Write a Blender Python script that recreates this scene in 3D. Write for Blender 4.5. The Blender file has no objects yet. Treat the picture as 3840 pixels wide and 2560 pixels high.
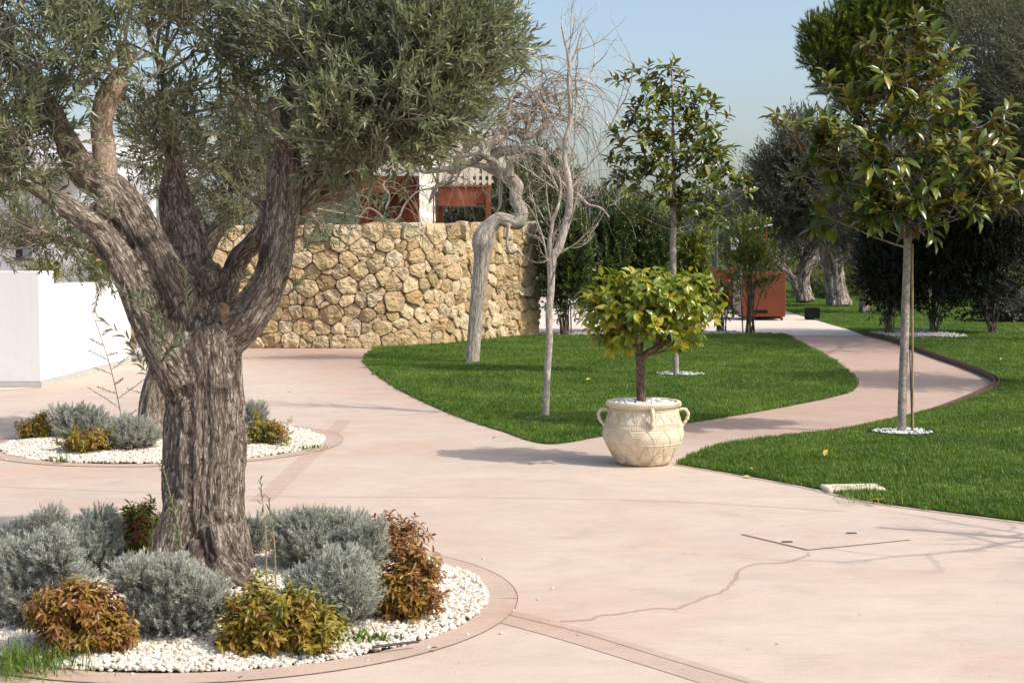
import bpy, math, random, time
import numpy as np
from mathutils import Vector, Matrix, Euler

rng = np.random.default_rng(7)
random.seed(7)
scene = bpy.context.scene
COL = scene.collection
T0 = time.time()

# ------------------------------------------------------------------ camera
F_FULL, HOR, CAMZ = 5500.0, 970.0, 1.65          # focal length in photo pixels, horizon row, eye height
TILT = math.atan((1280.0 - HOR) / F_FULL)
cam_d = bpy.data.cameras.new('camera'); cam = bpy.data.objects.new('camera', cam_d); COL.objects.link(cam)
cam_d.sensor_width = 36.0; cam_d.lens = 36.0 * F_FULL / 3840.0
cam_d.clip_start = 0.1; cam_d.clip_end = 6000
cam.location = (0, 0, CAMZ); cam.rotation_euler = (math.radians(90) - TILT, 0, 0)
scene.camera = cam

# ------------------------------------------------------------------ sky, sun, exposure
SUN_EL = math.radians(46.0)
SUN_DIR = Vector((0.90 * math.cos(SUN_EL), -0.436 * math.cos(SUN_EL), math.sin(SUN_EL))).normalized()
w = bpy.data.worlds.new('World'); scene.world = w; w.use_nodes = True
wn = w.node_tree.nodes; wn.clear()
bg = wn.new('ShaderNodeBackground'); out = wn.new('ShaderNodeOutputWorld'); sky = wn.new('ShaderNodeTexSky')
sky.sky_type = 'NISHITA'; sky.sun_disc = False
sky.sun_elevation = SUN_EL; sky.sun_rotation = math.atan2(SUN_DIR.x, SUN_DIR.y)
sky.air_density = 1.0; sky.dust_density = 3.6; sky.ozone_density = .6; sky.altitude = 20
w.node_tree.links.new(sky.outputs[0], bg.inputs[0]); bg.inputs[1].default_value = 0.15
w.node_tree.links.new(bg.outputs[0], out.inputs[0])
sd = bpy.data.lights.new('sun', 'SUN'); so = bpy.data.objects.new('sun', sd); COL.objects.link(so)
sd.energy = 2.6; sd.angle = math.radians(0.55); sd.color = (1.0, 0.955, 0.89)
so.rotation_euler = SUN_DIR.to_track_quat('Z', 'Y').to_euler(); so.location = (20, -10, 30)
scene.view_settings.view_transform = 'Standard'; scene.view_settings.look = 'None'
scene.view_settings.exposure = 0.55; scene.view_settings.gamma = 1.0
scene.view_settings.use_curve_mapping = False

# ------------------------------------------------------------------ measuring helpers (survey of the photo into metres)
def _dir(u, v):
    x = (np.asarray(u, float) * 1.63265 - 1920) / F_FULL
    y = -(np.asarray(v, float) * 1.63265 - 1280) / F_FULL
    c, s = math.cos(TILT), math.sin(TILT)
    return x, y * s + c, y * c - s
def W(u, v, Y):
    dx, dy, dz = _dir(u, v); k = np.asarray(Y, float) / dy
    return np.stack([dx * k, dy * k + 0 * dx, CAMZ + dz * k], -1)
def G(u, v, z=0.0):
    dx, dy, dz = _dir(u, v); k = (z - CAMZ) / dz
    return np.stack([dx * k, dy * k, z + 0 * k], -1)
def PXM(Y): return 1.63265 / F_FULL * Y          # metres per survey pixel at distance Y

# ------------------------------------------------------------------ numpy noise
def _h(ix, iy, iz, s):
    n = (ix * 374761393 + iy * 668265263 + iz * 2147483647 + s * 1274126177) & 0xffffffff
    n = ((n ^ (n >> 13)) * 1274126177) & 0xffffffff
    return ((n ^ (n >> 16)) & 0xffff) / 32767.5 - 1.0
def noise(P, s=0):
    P = np.asarray(P, float); f = np.floor(P); t = P - f; i = f.astype(np.int64); t = t * t * (3 - 2 * t)
    x, y, z = i[..., 0], i[..., 1], i[..., 2]; a, b, c = t[..., 0], t[..., 1], t[..., 2]
    def L(p, q, k): return p + (q - p) * k
    return L(L(L(_h(x, y, z, s), _h(x+1, y, z, s), a), L(_h(x, y+1, z, s), _h(x+1, y+1, z, s), a), b),
             L(L(_h(x, y, z+1, s), _h(x+1, y, z+1, s), a), L(_h(x, y+1, z+1, s), _h(x+1, y+1, z+1, s), a), b), c)
def nrm(a): return a / np.maximum(np.linalg.norm(a, axis=-1, keepdims=True), 1e-9)

# ------------------------------------------------------------------ mesh and object helpers
class MB:
    def __init__(s): s.V = []; s.F = {}; s.n = 0; s.A = []; s.M = {}
    def add(s, V, *Fs, tint=None, mi=0):
        V = np.asarray(V, float).reshape(-1, 3)
        for F in Fs:
            F = np.asarray(F, np.int64)
            s.F.setdefault((F.shape[1], mi), []).append(F + s.n)
        s.V.append(V); s.A.append(np.zeros(len(V)) if tint is None else np.broadcast_to(np.asarray(tint, float), (len(V),)))
        s.n += len(V); return s
    def mesh(s, name, mats=(), smooth=False, attrs=None):
        me = bpy.data.meshes.new(name)
        V = np.concatenate(s.V); me.vertices.add(len(V)); me.vertices.foreach_set('co', V.ravel().astype(np.float32))
        loops, starts, mis = [], [], []; p = 0
        for (k, mi), L in s.F.items():
            F = np.concatenate(L); loops.append(F.ravel()); starts.append(p + np.arange(len(F)) * k); p += F.size; mis.append(np.full(len(F), mi))
        loops = np.concatenate(loops); starts = np.concatenate(starts)
        me.loops.add(len(loops)); me.loops.foreach_set('vertex_index', loops.astype(np.int32))
        me.polygons.add(len(starts)); me.polygons.foreach_set('loop_start', starts.astype(np.int32))
        me.polygons.foreach_set('material_index', np.concatenate(mis).astype(np.int32))
        me.update(calc_edges=True)
        me.polygons.foreach_set('use_smooth', np.full(len(starts), bool(smooth)))
        A = np.concatenate(s.A)
        if np.any(A):
            at = me.attributes.new('tint', 'FLOAT', 'POINT'); at.data.foreach_set('value', A.astype(np.float32))
        for m in (mats if isinstance(mats, (list, tuple)) else [mats]): me.materials.append(m)
        return me
def link(name, me, parent=None, loc=None):
    o = bpy.data.objects.new(name, me); COL.objects.link(o)
    if loc is not None: o.location = loc
    if parent is not None: o.parent = parent
    return o
def build(mb, name, mats, parent=None, smooth=False, loc=None):
    """link mb (given in world metres) as one object; with loc its origin is put there"""
    off = Vector((0, 0, 0))
    if parent is not None: off = Vector(parent['_o'])
    o_loc = Vector(loc) if loc is not None else off
    if o_loc.length > 0: mb.V = [v - np.array(o_loc) for v in mb.V]
    o = link(name, mb.mesh(name, mats, smooth), parent, (o_loc - off))
    o['_o'] = tuple(o_loc); ROOTS.append(o); return o
ROOTS = []
def empty(name, loc):
    o = link(name, None, None, loc); o['_o'] = tuple(float(x) for x in loc); o.empty_display_size = .2; ROOTS.append(o); return o
def tag(o, label=None, cat=None, group=None, kind=None):
    if label: o['label'] = label
    if cat: o['category'] = cat
    if group: o['group'] = group
    if kind: o['kind'] = kind
    return o

BOXF = np.array([[0,3,2,1],[4,5,6,7],[0,1,5,4],[1,2,6,5],[2,3,7,6],[3,0,4,7]])
def box(mb, lo, hi, mi=0, rz=0.0, bev=0.0):
    lo = np.array(lo, float); hi = np.array(hi, float); c = (lo + hi) / 2; h = (hi - lo) / 2
    if bev <= 0:
        V = np.array([[-1,-1,-1],[1,-1,-1],[1,1,-1],[-1,1,-1],[-1,-1,1],[1,-1,1],[1,1,1],[-1,1,1]]) * h; Fs = [BOXF]
    else:
        V = []; b = min(bev, h.min() * .9)
        for sz in (-1, 1):
            for sx, sy in ((-1,-1),(1,-1),(1,1),(-1,1)):
                s = np.array([sx, sy, sz])
                for ax in range(3):
                    q = h.copy() - b; q[ax] = h[ax]; V.append(s * q)
        V = np.array(V); I = lambda c_, a_: c_ * 3 + a_
        quads = []
        quads.append([I(0,2),I(3,2),I(2,2),I(1,2)]); quads.append([I(4,2),I(5,2),I(6,2),I(7,2)])
        quads.append([I(0,1),I(1,1),I(5,1),I(4,1)]); quads.append([I(2,1),I(3,1),I(7,1),I(6,1)])
        quads.append([I(1,0),I(2,0),I(6,0),I(5,0)]); quads.append([I(3,0),I(0,0),I(4,0),I(7,0)])
        def e(a_, b_, x, y): quads.append([I(a_,x),I(b_,x),I(b_,y),I(a_,y)])
        for a_, b_ in ((0,1),(2,3)): e(a_, b_, 2, 1)
        for a_, b_ in ((4,5),(6,7)): e(a_, b_, 1, 2)
        for a_, b_ in ((1,2),(3,0)): e(a_, b_, 2, 0)
        for a_, b_ in ((5,6),(7,4)): e(a_, b_, 0, 2)
        for a_, b_ in ((0,4),(2,6)): e(a_, b_, 1, 0)
        for a_, b_ in ((1,5),(3,7)): e(a_, b_, 0, 1)
        Fs = [np.array(quads), np.array([[I(k,0),I(k,1),I(k,2)] for k in range(8)])]
    if rz:
        cs, sn = math.cos(rz), math.sin(rz); V = V @ np.array([[cs, sn, 0], [-sn, cs, 0], [0, 0, 1]])
    mb.add(V + c, *Fs, mi=mi); return mb

def frames(P):
    T = nrm(np.gradient(P, axis=1)); n = P.shape[1]
    ref = np.where(np.abs(T[:, :1, 2:3]) > .9, np.array([[[1., 0, 0]]]), np.array([[[0, 0, 1.]]]))
    B = np.zeros_like(P); b = nrm(np.cross(T[:, 0], ref[:, 0])); B[:, 0] = b
    for i in range(1, n):
        b = nrm(b - np.sum(b * T[:, i], -1, keepdims=True) * T[:, i]); B[:, i] = b
    return T, B, np.cross(T, B)
def tubes(mb, P, R, k=5, cap=False, tint=None, mi=0):
    P = np.asarray(P, float); R = np.asarray(R, float)
    if P.ndim == 2: P = P[None]; R = R[None]
    R = np.broadcast_to(R, P.shape[:2]); S, n = P.shape[:2]
    T, B, C = frames(P)
    a = np.linspace(0, 2 * math.pi, k, endpoint=False)
    V = P[:, :, None] + R[:, :, None, None] * (np.cos(a)[:, None] * B[:, :, None] + np.sin(a)[:, None] * C[:, :, None])
    i = np.arange(n - 1)[:, None]; j = np.arange(k)[None]
    q = np.stack([i * k + j, i * k + (j + 1) % k, (i + 1) * k + (j + 1) % k, (i + 1) * k + j], -1).reshape(-1, 4)
    Q = (np.arange(S)[:, None, None] * n * k + q[None]).reshape(-1, 4)
    tt = None if tint is None else np.repeat(np.asarray(tint, float), n * k)
    mb.add(V.reshape(-1, 3), Q, tint=tt, mi=mi)
    if cap:
        base = mb.n - len(V.reshape(-1, 3))
        for s_ in range(S):
            b0 = base + s_ * n * k
            mb.F.setdefault((k, mi), []).append(np.array([b0 + np.arange(k)[::-1]]))
            mb.F.setdefault((k, mi), []).append(np.array([b0 + (n - 1) * k + np.arange(k)]))
    return mb
def catmull(P, sub=6):
    P = np.asarray(P, float); Q = np.vstack([2 * P[0] - P[1], P, 2 * P[-1] - P[-2]]); o = []
    for i in range(1, len(Q) - 2):
        for t in np.linspace(0, 1, sub, endpoint=False):
            a, b, c, d = Q[i-1], Q[i], Q[i+1], Q[i+2]
            o.append(.5 * ((2*b) + (c-a)*t + (2*a-5*b+4*c-d)*t*t + (3*b-a-3*c+d)*t**3))
    o.append(P[-1]); return np.array(o)
def chain(pts, Y0, sub=6):
    """pts: (u, v, radius_px[, dY]) -> world (N,4): position and radius"""
    A = []
    for p in pts:
        Y = Y0 + (p[3] if len(p) > 3 else 0.0); A.append([*W(p[0], p[1], Y), p[2] * PXM(Y)])
    return catmull(A, sub)
def lathe(mb, prof, c, k=48, tint=None, mi=0, closed=False):
    prof = np.asarray(prof, float); a = np.linspace(0, 2*math.pi, k, endpoint=False)
    V = np.stack([prof[:, 0:1]*np.cos(a), prof[:, 0:1]*np.sin(a), np.repeat(prof[:, 1:2], k, 1)], -1) + np.array(c)
    n = len(prof); i = np.arange(n-1)[:, None]; j = np.arange(k)[None]
    q = np.stack([i*k+j, i*k+(j+1) % k, (i+1)*k+(j+1) % k, (i+1)*k+j], -1).reshape(-1, 4)
    mb.add(V.reshape(-1, 3), q, tint=tint, mi=mi); return mb
def fill(mb, poly, z, mi=0):
    """flat polygon as an ear-clipped sheet"""
    from mathutils.geometry import tessellate_polygon
    P = [Vector((p[0], p[1], 0)) for p in poly]
    tr = np.array(tessellate_polygon([P]))
    V = np.array([[p[0], p[1], z] for p in poly])
    out = []
    for a, b, c in tr:
        n = np.cross(V[b]-V[a], V[c]-V[a])[2]; out.append((a, b, c) if n > 0 else (a, c, b))
    mb.add(V, np.array(out), mi=mi); return mb
def strip(mb, pts, w0, w1, z, mi=0):
    """flat ribbon along pts, from offset w0 to w1 on its left"""
    P = np.asarray(pts, float)[:, :2]; T = nrm(np.gradient(P, axis=0)); N = np.stack([-T[:, 1], T[:, 0]], -1)
    w0 = np.broadcast_to(w0, (len(P),))[:, None]; w1 = np.broadcast_to(w1, (len(P),))[:, None]
    V = np.concatenate([np.c_[P + N * w0, np.full(len(P), z)], np.c_[P + N * w1, np.full(len(P), z)]])
    n = len(P); i = np.arange(n-1); q = np.stack([i, i+1, n+i+1, n+i], -1)
    if np.mean(w1) < np.mean(w0): q = q[:, ::-1]
    mb.add(V, q, mi=mi); return mb
def inside(poly, X, Y):
    poly = np.asarray(poly)[:, :2]; r = np.zeros(X.shape, bool); j = len(poly) - 1
    for i in range(len(poly)):
        xi, yi = poly[i]; xj, yj = poly[j]
        c = ((yi > Y) != (yj > Y)) & (X < (xj - xi) * (Y - yi) / (yj - yi + 1e-12) + xi); r ^= c; j = i
    return r

# ------------------------------------------------------------------ materials
class NT:
    def __init__(s, name):
        s.m = bpy.data.materials.new(name); s.m.use_nodes = True; s.t = s.m.node_tree; s.t.nodes.clear()
        s.out = s.t.nodes.new('ShaderNodeOutputMaterial')
    def n(s, typ, _o=0, props=None, **inp):
        nd = s.t.nodes.new(typ)
        for k, v in (props or {}).items(): setattr(nd, k, v)
        for k, v in inp.items():
            k2 = k.replace('_', ' ')
            sk = nd.inputs[int(k[1:])] if (k[0] == 'i' and k[1:].isdigit()) else nd.inputs[k2]
            if isinstance(v, bpy.types.NodeSocket): s.t.links.new(v, sk)
            else:
                if isinstance(v, tuple) and len(v) == 3 and sk.type == 'RGBA': v = (*v, 1)
                sk.default_value = v
        s.last = nd
        return nd.outputs[_o]
    def ramp(s, fac, *stops):
        nd = s.t.nodes.new('ShaderNodeValToRGB'); s.t.links.new(fac, nd.inputs[0]); cr = nd.color_ramp
        while len(cr.elements) < len(stops): cr.elements.new(.5)
        for e, (p, c) in zip(cr.elements, stops):
            e.position = p; e.color = (*c, 1) if isinstance(c, tuple) else (c, c, c, 1)
        return nd.outputs[0]
    def mix(s, f, a, b, mode='MIX'):
        nd = s.t.nodes.new('ShaderNodeMix'); nd.data_type = 'RGBA'; nd.blend_type = mode
        for v, sk in ((f, nd.inputs[0]), (a, nd.inputs[6]), (b, nd.inputs[7])):
            if isinstance(v, bpy.types.NodeSocket): s.t.links.new(v, sk)
            else: sk.default_value = (*v, 1) if isinstance(v, tuple) else v
        return nd.outputs[2]
    def math(s, op, a, b=0.0, clamp=False):
        nd = s.t.nodes.new('ShaderNodeMath'); nd.operation = op; nd.use_clamp = clamp
        for v, sk in ((a, nd.inputs[0]), (b, nd.inputs[1])):
            if isinstance(v, bpy.types.NodeSocket): s.t.links.new(v, sk)
            else: sk.default_value = v
        return nd.outputs[0]
    def coord(s, sc=(1, 1, 1), attr=None, rot=(0, 0, 0)):
        if attr: c = s.n('ShaderNodeAttribute', 1, props={'attribute_name': attr})
        else: c = s.n('ShaderNodeTexCoord', 3)
        return s.n('ShaderNodeMapping', Vector=c, Scale=sc, Rotation=rot)
    def noise(s, v, scale, detail=4, rough=.55, dist=0.0):
        return s.n('ShaderNodeTexNoise', Vector=v, Scale=scale, Detail=detail, Roughness=rough, Distortion=dist)
    def bump(s, h, strength, dist, nrm_=None):
        kw = dict(Height=h, Strength=strength, Distance=dist)
        if nrm_ is not None: kw['Normal'] = nrm_
        return s.n('ShaderNodeBump', **kw)
    def pbr(s, col, rough=.6, spec=.5, metal=0.0, normal=None, **kw):
        a = {'Base_Color': col, 'Roughness': rough, 'Specular_IOR_Level': spec, 'Metallic': metal, **kw}
        if normal is not None: a['Normal'] = normal
        return s.n('ShaderNodeBsdfPrincipled', **a)
    def done(s, sh): s.t.links.new(sh, s.out.inputs[0]); return s.m

def m_plain(name, col, rough=.6, spec=.4, metal=0., var=.12, scale=6., bump=0., bscale=60.):
    t = NT(name); c = t.coord(); f = t.noise(c, scale, 5)
    dark = tuple(x * (1 - var) for x in col); lite = tuple(min(1, x * (1 + var)) for x in col)
    colr = t.ramp(f, (.3, dark), (.7, lite)); nn = None
    if bump: nn = t.bump(t.noise(c, bscale, 4), .6, bump)
    return t.done(t.pbr(colr, rough, spec, metal, nn))

def m_leaf(name, stops, under=None, rough=.4, spec=.5, trans=.3, tcol=None, objrand=False):
    t = NT(name)
    f = t.n('ShaderNodeObjectInfo', 5) if objrand else t.n('ShaderNodeAttribute', 2, props={'attribute_name': 'tint'})
    col = t.ramp(f, *stops)
    if under is not None:
        bf = t.n('ShaderNodeNewGeometry', 6); col = t.mix(bf, col, under)
    p = t.pbr(col, rough, spec)
    tl = t.n('ShaderNodeBsdfTranslucent', Color=t.mix(1.0, col, tcol or (1.0, 1.15, .45), 'MULTIPLY') if tcol is not False else col)
    return t.done(t.n('ShaderNodeMixShader', Fac=trans, i1=p, i2=tl))

def m_bark(name, c_dark, c_mid, c_lite, attr=None, sc=9., zs=.22, bump=.02, blotch=None, lichen=None):
    t = NT(name); v = t.coord((1, 1, zs), attr)
    n1 = t.noise(v, sc * 3.2, 7, .65, .4)
    def fis(s_, w_): return t.ramp(t.math('ABSOLUTE', t.math('SUBTRACT', t.noise(v, s_, 4, .6, .6), .5)), (0., 0.), (w_, 1.))
    crack = t.math('MULTIPLY', fis(sc * 1.0, .05), t.math('ADD', t.math('MULTIPLY', fis(sc * 2.4, .07), .6), .4)); _old = None
    n2 = t.noise(v, sc * .5, 4)
    h = t.math('ADD', t.math('MULTIPLY', crack, .55), t.math('MULTIPLY', n1, .9))
    col = t.ramp(h, (.35, c_dark), (.75, c_mid), (1.12 if False else 1.0, c_lite))
    tone = t.ramp(n2, (.3, .72), (.7, 1.15)); col = t.mix(1.0, col, tone, 'MULTIPLY')
    if blotch:
        o = t.coord(); b = t.ramp(t.noise(o, blotch[1], 5, .6, .5), (blotch[2], 0.0), (blotch[2] + .1, 1.0)); col = t.mix(t.math('MULTIPLY', b, .85), col, blotch[0])
    if lichen:
        o = t.coord(); b = t.ramp(t.noise(o, 14, 4, .6), (.64, 0.0), (.68, 1.0)); col = t.mix(b, col, lichen)
    return t.done(t.pbr(col, .88, .15, normal=t.bump(h, .9, bump)))

def m_stone():
    t = NT('limestone'); c = t.coord(); r = t.n('ShaderNodeObjectInfo', 5); c2 = t.n('ShaderNodeTexCoord', 3)
    base = t.ramp(r, (0., (.54, .36, .20)), (.2, (.66, .49, .31)), (.4, (.76, .61, .42)), (.6, (.60, .45, .29)), (.8, (.40, .27, .155)), (.9, (.56, .45, .32)), (1., (.78, .67, .50)))
    off = t.n('ShaderNodeVectorMath', props={'operation': 'ADD'}, i0=c, i1=t.n('ShaderNodeCombineXYZ', X=t.math('MULTIPLY', r, 37.), Y=0., Z=t.math('MULTIPLY', r, 11.)))
    n = t.noise(off, 7, 8, .62); col = t.mix(1., base, t.ramp(n, (.3, .70), (.55, 1.), (.8, 1.12)), 'MULTIPLY')
    rust = t.ramp(t.noise(off, 2.3, 5, .6), (.58, 0.), (.72, .6)); col = t.mix(rust, col, (.50, .27, .09))
    # damp, algae-tinged stones low down near the lawn, and greyer weathering along the top course
    z = t.n('ShaderNodeSeparateXYZ', 2, Vector=c2)
    low = t.math('MULTIPLY', t.ramp(z, (0., .30), (.40, 0.)), t.ramp(t.noise(c, 1.1, 4), (.42, 0.), (.6, 1.)))
    col = t.mix(low, col, (.40, .36, .12))
    hi = t.math('MULTIPLY', t.ramp(t.math('MULTIPLY', z, .4), (.6, 0.), (.95, .45)), t.ramp(t.noise(c, 1.7, 4), (.35, .2), (.6, 1.)))
    col = t.mix(hi, col, (.36, .27, .16))
    b = t.bump(t.noise(off, 16, 9, .78), 1., .045); b = t.bump(t.noise(off, 5, 3), .5, .05, b)
    return t.done(t.pbr(col, .9, .15, normal=b))

def m_concrete(name, base, walk=False):
    t = NT(name); c = t.n('ShaderNodeTexCoord', 3); mp = lambda sc, r=0.: t.n('ShaderNodeMapping', Vector=c, Scale=sc, Rotation=(0, 0, r))
    k = lambda q, r, g, b: tuple(min(1., x * y * q) for x, y in zip(base, (r, g, b)))
    big = t.noise(mp((.45, .6, 1), .4), 1.0, 7, .62, 1.2); mid = t.noise(mp((.9, 1.5, 1), -.5), 2.6, 8, .70, .8)
    col = t.ramp(big, (.30, k(.97, 1., .90, .86)), (.5, base), (.70, k(1.07, 1., 1.0, .98)))
    col = t.mix(.8, col, t.mix(1., col, t.ramp(mid, (.28, .84), (.5, 1.), (.74, 1.12)), 'MULTIPLY'))
    st = t.ramp(t.noise(mp((.5, .9, 1), .9), .9, 8, .72), (.55, 0.), (.75, .65)); col = t.mix(st, col, k(1., 1.0, .80, .66))
    pl = t.ramp(t.noise(mp((.7, 1.6, 1), .2), 1.9, 9, .76), (.57, 0.), (.68, .55)); col = t.mix(pl, col, k(1.15, 1., 1.02, 1.03))
    gr = t.ramp(t.noise(mp((3., 3., 1)), 3.2, 8, .75), (.60, 0.), (.72, .35)); col = t.mix(gr, col, k(.78, 1., 1., 1.))
    # trowel sweeps: faint arcs, two crossing directions, broken up by the blotches
    for r_, f_ in ((.35, .10), (-.8, .07)):
        sw = t.noise(t.n('ShaderNodeMapping', Vector=c, Scale=(1.2, 14, 1), Rotation=(0, 0, r_)), 2.4, 5, .7, 1.5); col = t.mix(f_ * 2, col, t.mix(1., col, t.ramp(sw, (.3, .75), (.7, 1.22)), 'MULTIPLY'))
    if walk:      # the narrow garden path is weathered, and shade painted in deepens its terracotta further
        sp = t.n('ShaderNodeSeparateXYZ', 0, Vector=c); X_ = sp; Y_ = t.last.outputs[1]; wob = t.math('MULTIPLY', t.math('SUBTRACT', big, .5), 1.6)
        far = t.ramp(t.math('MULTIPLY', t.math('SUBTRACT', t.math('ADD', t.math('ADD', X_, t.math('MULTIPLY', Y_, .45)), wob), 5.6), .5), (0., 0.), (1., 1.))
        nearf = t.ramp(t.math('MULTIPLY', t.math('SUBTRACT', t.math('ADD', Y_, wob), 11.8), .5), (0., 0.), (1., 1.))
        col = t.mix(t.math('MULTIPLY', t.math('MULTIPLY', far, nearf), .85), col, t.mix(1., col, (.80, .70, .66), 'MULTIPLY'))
    fine = t.noise(c, 130, 2, .6); col = t.mix(.5, col, t.mix(1., col, t.ramp(fine, (.36, .80), (.5, 1.), (.66, 1.14)), 'MULTIPLY'))
    vor = t.n('ShaderNodeTexVoronoi', 0, Vector=c, Scale=26.); spk = t.ramp(vor, (.05, .8), (.09, 0.)); m2 = t.ramp(t.noise(c, 3., 3), (.55, 0.), (.65, 1.))
    col = t.mix(t.math('MULTIPLY', t.math('MULTIPLY', spk, m2), .55), col, k(.35, 1., .9, .85))
    b = t.bump(fine, .35, .003); b = t.bump(mid, .35, .012, b)
    return t.done(t.pbr(col, .80, .3, normal=b))

M = {}
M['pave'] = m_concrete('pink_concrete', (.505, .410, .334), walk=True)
M['band'] = m_concrete('band_concrete', (.455, .345, .275))
M['pale'] = m_concrete('pale_concrete', (.60, .525, .45))
M['crack'] = m_plain('crack_fill', (.36, .25, .20), .9, .2)
M['groove'] = m_plain('groove_dark', (.19, .14, .115), .9, .1)
M['soil'] = m_plain('soil', (.045, .038, .022), .95, .05, var=.3, scale=20)
M['turf'] = m_plain('turf_base', (.04, .085, .012), .95, .05, var=.3, scale=14, bump=.02)
M['terr'] = m_plain('far_ground', (.05, .07, .022), .95, .05, var=.3, scale=.3)
M['white'] = m_plain('white_render', (.66, .66, .655), .85, .2, var=.025, scale=3, bump=.0025, bscale=90)
def m_render(name, col):
    t = NT(name); c = t.coord(); sk = t.noise(t.coord((5, 5, .35)), 1.6, 6, .7); z = t.n('ShaderNodeSeparateXYZ', 2, Vector=t.n('ShaderNodeTexCoord', 3))
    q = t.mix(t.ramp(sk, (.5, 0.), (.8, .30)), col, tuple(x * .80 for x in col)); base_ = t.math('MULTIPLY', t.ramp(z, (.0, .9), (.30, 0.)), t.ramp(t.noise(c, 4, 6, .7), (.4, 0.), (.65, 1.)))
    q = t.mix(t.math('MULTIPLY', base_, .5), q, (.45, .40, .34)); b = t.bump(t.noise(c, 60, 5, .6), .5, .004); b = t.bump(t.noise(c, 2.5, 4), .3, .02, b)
    return t.done(t.pbr(q, .88, .2, normal=b))
M['white'] = m_render('white_rendered_plaster', (.66, .66, .655))
M['whited'] = m_plain('white_trim', (.74, .74, .73), .85, .2, var=.03, scale=3, bump=.002, bscale=90)  # plain unstreaked white for the window and downpipe
M['skirt'] = m_plain('grey_skirting_stone', (.42, .41, .38), .7, .3, var=.08, scale=8)
M['darkmetal'] = m_plain('dark_metal', (.035, .036, .038), .45, .5, .3)
M['greymetal'] = m_plain('grey_metal', (.10, .105, .11), .5, .5, .4)
M['black'] = m_plain('black_paint', (.006, .006, .007), .8, .15)
M['cream'] = m_plain('cream_slat', (.82, .77, .66), .7, .3, var=.05)
M['beige'] = m_plain('beige_slat', (.60, .53, .43), .7, .3, var=.06)
M['paint'] = m_plain('terracotta_paint', (.145, .042, .022), .8, .12, var=.10, scale=2.5)
M['tan'] = m_plain('tan_panel', (.38, .30, .24), .7, .3)
M['peb'] = None
def m_corten():
    t = NT('corten_steel'); c = t.coord(); n = t.noise(c, 1.6, 8, .7, .5); s = t.noise(t.coord((6, 6, .5)), 2.2, 5, .6)
    col = t.ramp(n, (.3, (.075, .020, .010)), (.5, (.15, .038, .017)), (.72, (.25, .075, .030)))
    col = t.mix(.5, col, t.mix(1., col, t.ramp(s, (.3, .6), (.7, 1.25)), 'MULTIPLY'))
    return t.done(t.pbr(col, .75, .3, normal=t.bump(n, .3, .004)))
M['corten'] = m_corten()
def m_edging():
    t = NT('weathered_edging'); c = t.coord(); n = t.noise(c, 9, 7, .7)
    return t.done(t.pbr(t.ramp(n, (.3, (.05, .03, .022)), (.6, (.12, .062, .042)), (.8, (.19, .10, .07))), .75, .3))
M['edging'] = m_edging()
def m_pebble(name, a, b, c_):
    t = NT(name); f = t.n('ShaderNodeAttribute', 2, props={'attribute_name': 'tint', 'attribute_type': 'GEOMETRY'})
    c = t.coord(); n = t.noise(c, 45, 4)
    col = t.ramp(f, (0., a), (.82, b), (1., c_)); col = t.mix(1., col, t.ramp(n, (.3, .86), (.7, 1.05)), 'MULTIPLY')
    return t.done(t.pbr(col, .7, .3, normal=t.bump(n, .4, .004)))
M['peb'] = m_pebble('cream_white_pebbles', (.74, .70, .62), (.68, .61, .51), (.42, .28, .17))
M['wpeb'] = m_pebble('white_pebbles', (.74, .74, .74), (.68, .67, .66), (.6, .58, .54))
M['gpeb'] = m_pebble('grey_gravel', (.42, .40, .37), (.35, .33, .30), (.25, .23, .2))
M['stone'] = m_stone()
M['core'] = m_plain('wall_core', (.20, .145, .09), .95, .05, var=.4, scale=12)
M['slab'] = m_plain('cream_stone_slab', (.62, .54, .42), .85, .2, var=.12, scale=15, bump=.006)
M['bark_olive'] = m_bark('olive_bark', (.095, .070, .052), (.29, .225, .17), (.50, .43, .36), attr='bark', sc=30, zs=.20, bump=.03, blotch=((.07, .055, .044), 3.4, .56))
M['bark_far'] = m_bark('old_olive_bark', (.05, .04, .032), (.20, .165, .13), (.42, .37, .31), sc=5, zs=.3, bump=.05)
M['bark_grey'] = m_bark('pale_grey_bark', (.19, .15, .115), (.40, .34, .275), (.60, .54, .46), attr='bark', sc=26, zs=.12, bump=.006)
M['bark_mag'] = m_bark('smooth_grey_bark', (.19, .15, .12), (.34, .29, .24), (.46, .42, .36), sc=18, zs=1.0, bump=.003)
M['bark_lich'] = m_bark('lichen_bark', (.22, .18, .14), (.42, .36, .30), (.58, .53, .46), sc=22, zs=.3, bump=.005, lichen=(.55, .33, .02))
M['bark_lemon'] = m_bark('brown_lemon_bark', (.05, .032, .024), (.13, .085, .065), (.21, .15, .12), sc=26, zs=.5, bump=.004)
M['twig'] = m_plain('twig_bark', (.27, .225, .17), .85, .2, var=.3, scale=9)
M['stem'] = m_plain('shrub_stem', (.13, .10, .075), .85, .2, var=.3, scale=9)
M['cane'] = m_plain('bamboo_cane', (.30, .21, .11), .6, .4, var=.25, scale=12)
M['cut'] = m_plain('cut_wood', (.20, .135, .085), .85, .1, var=.35, scale=18)

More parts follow.
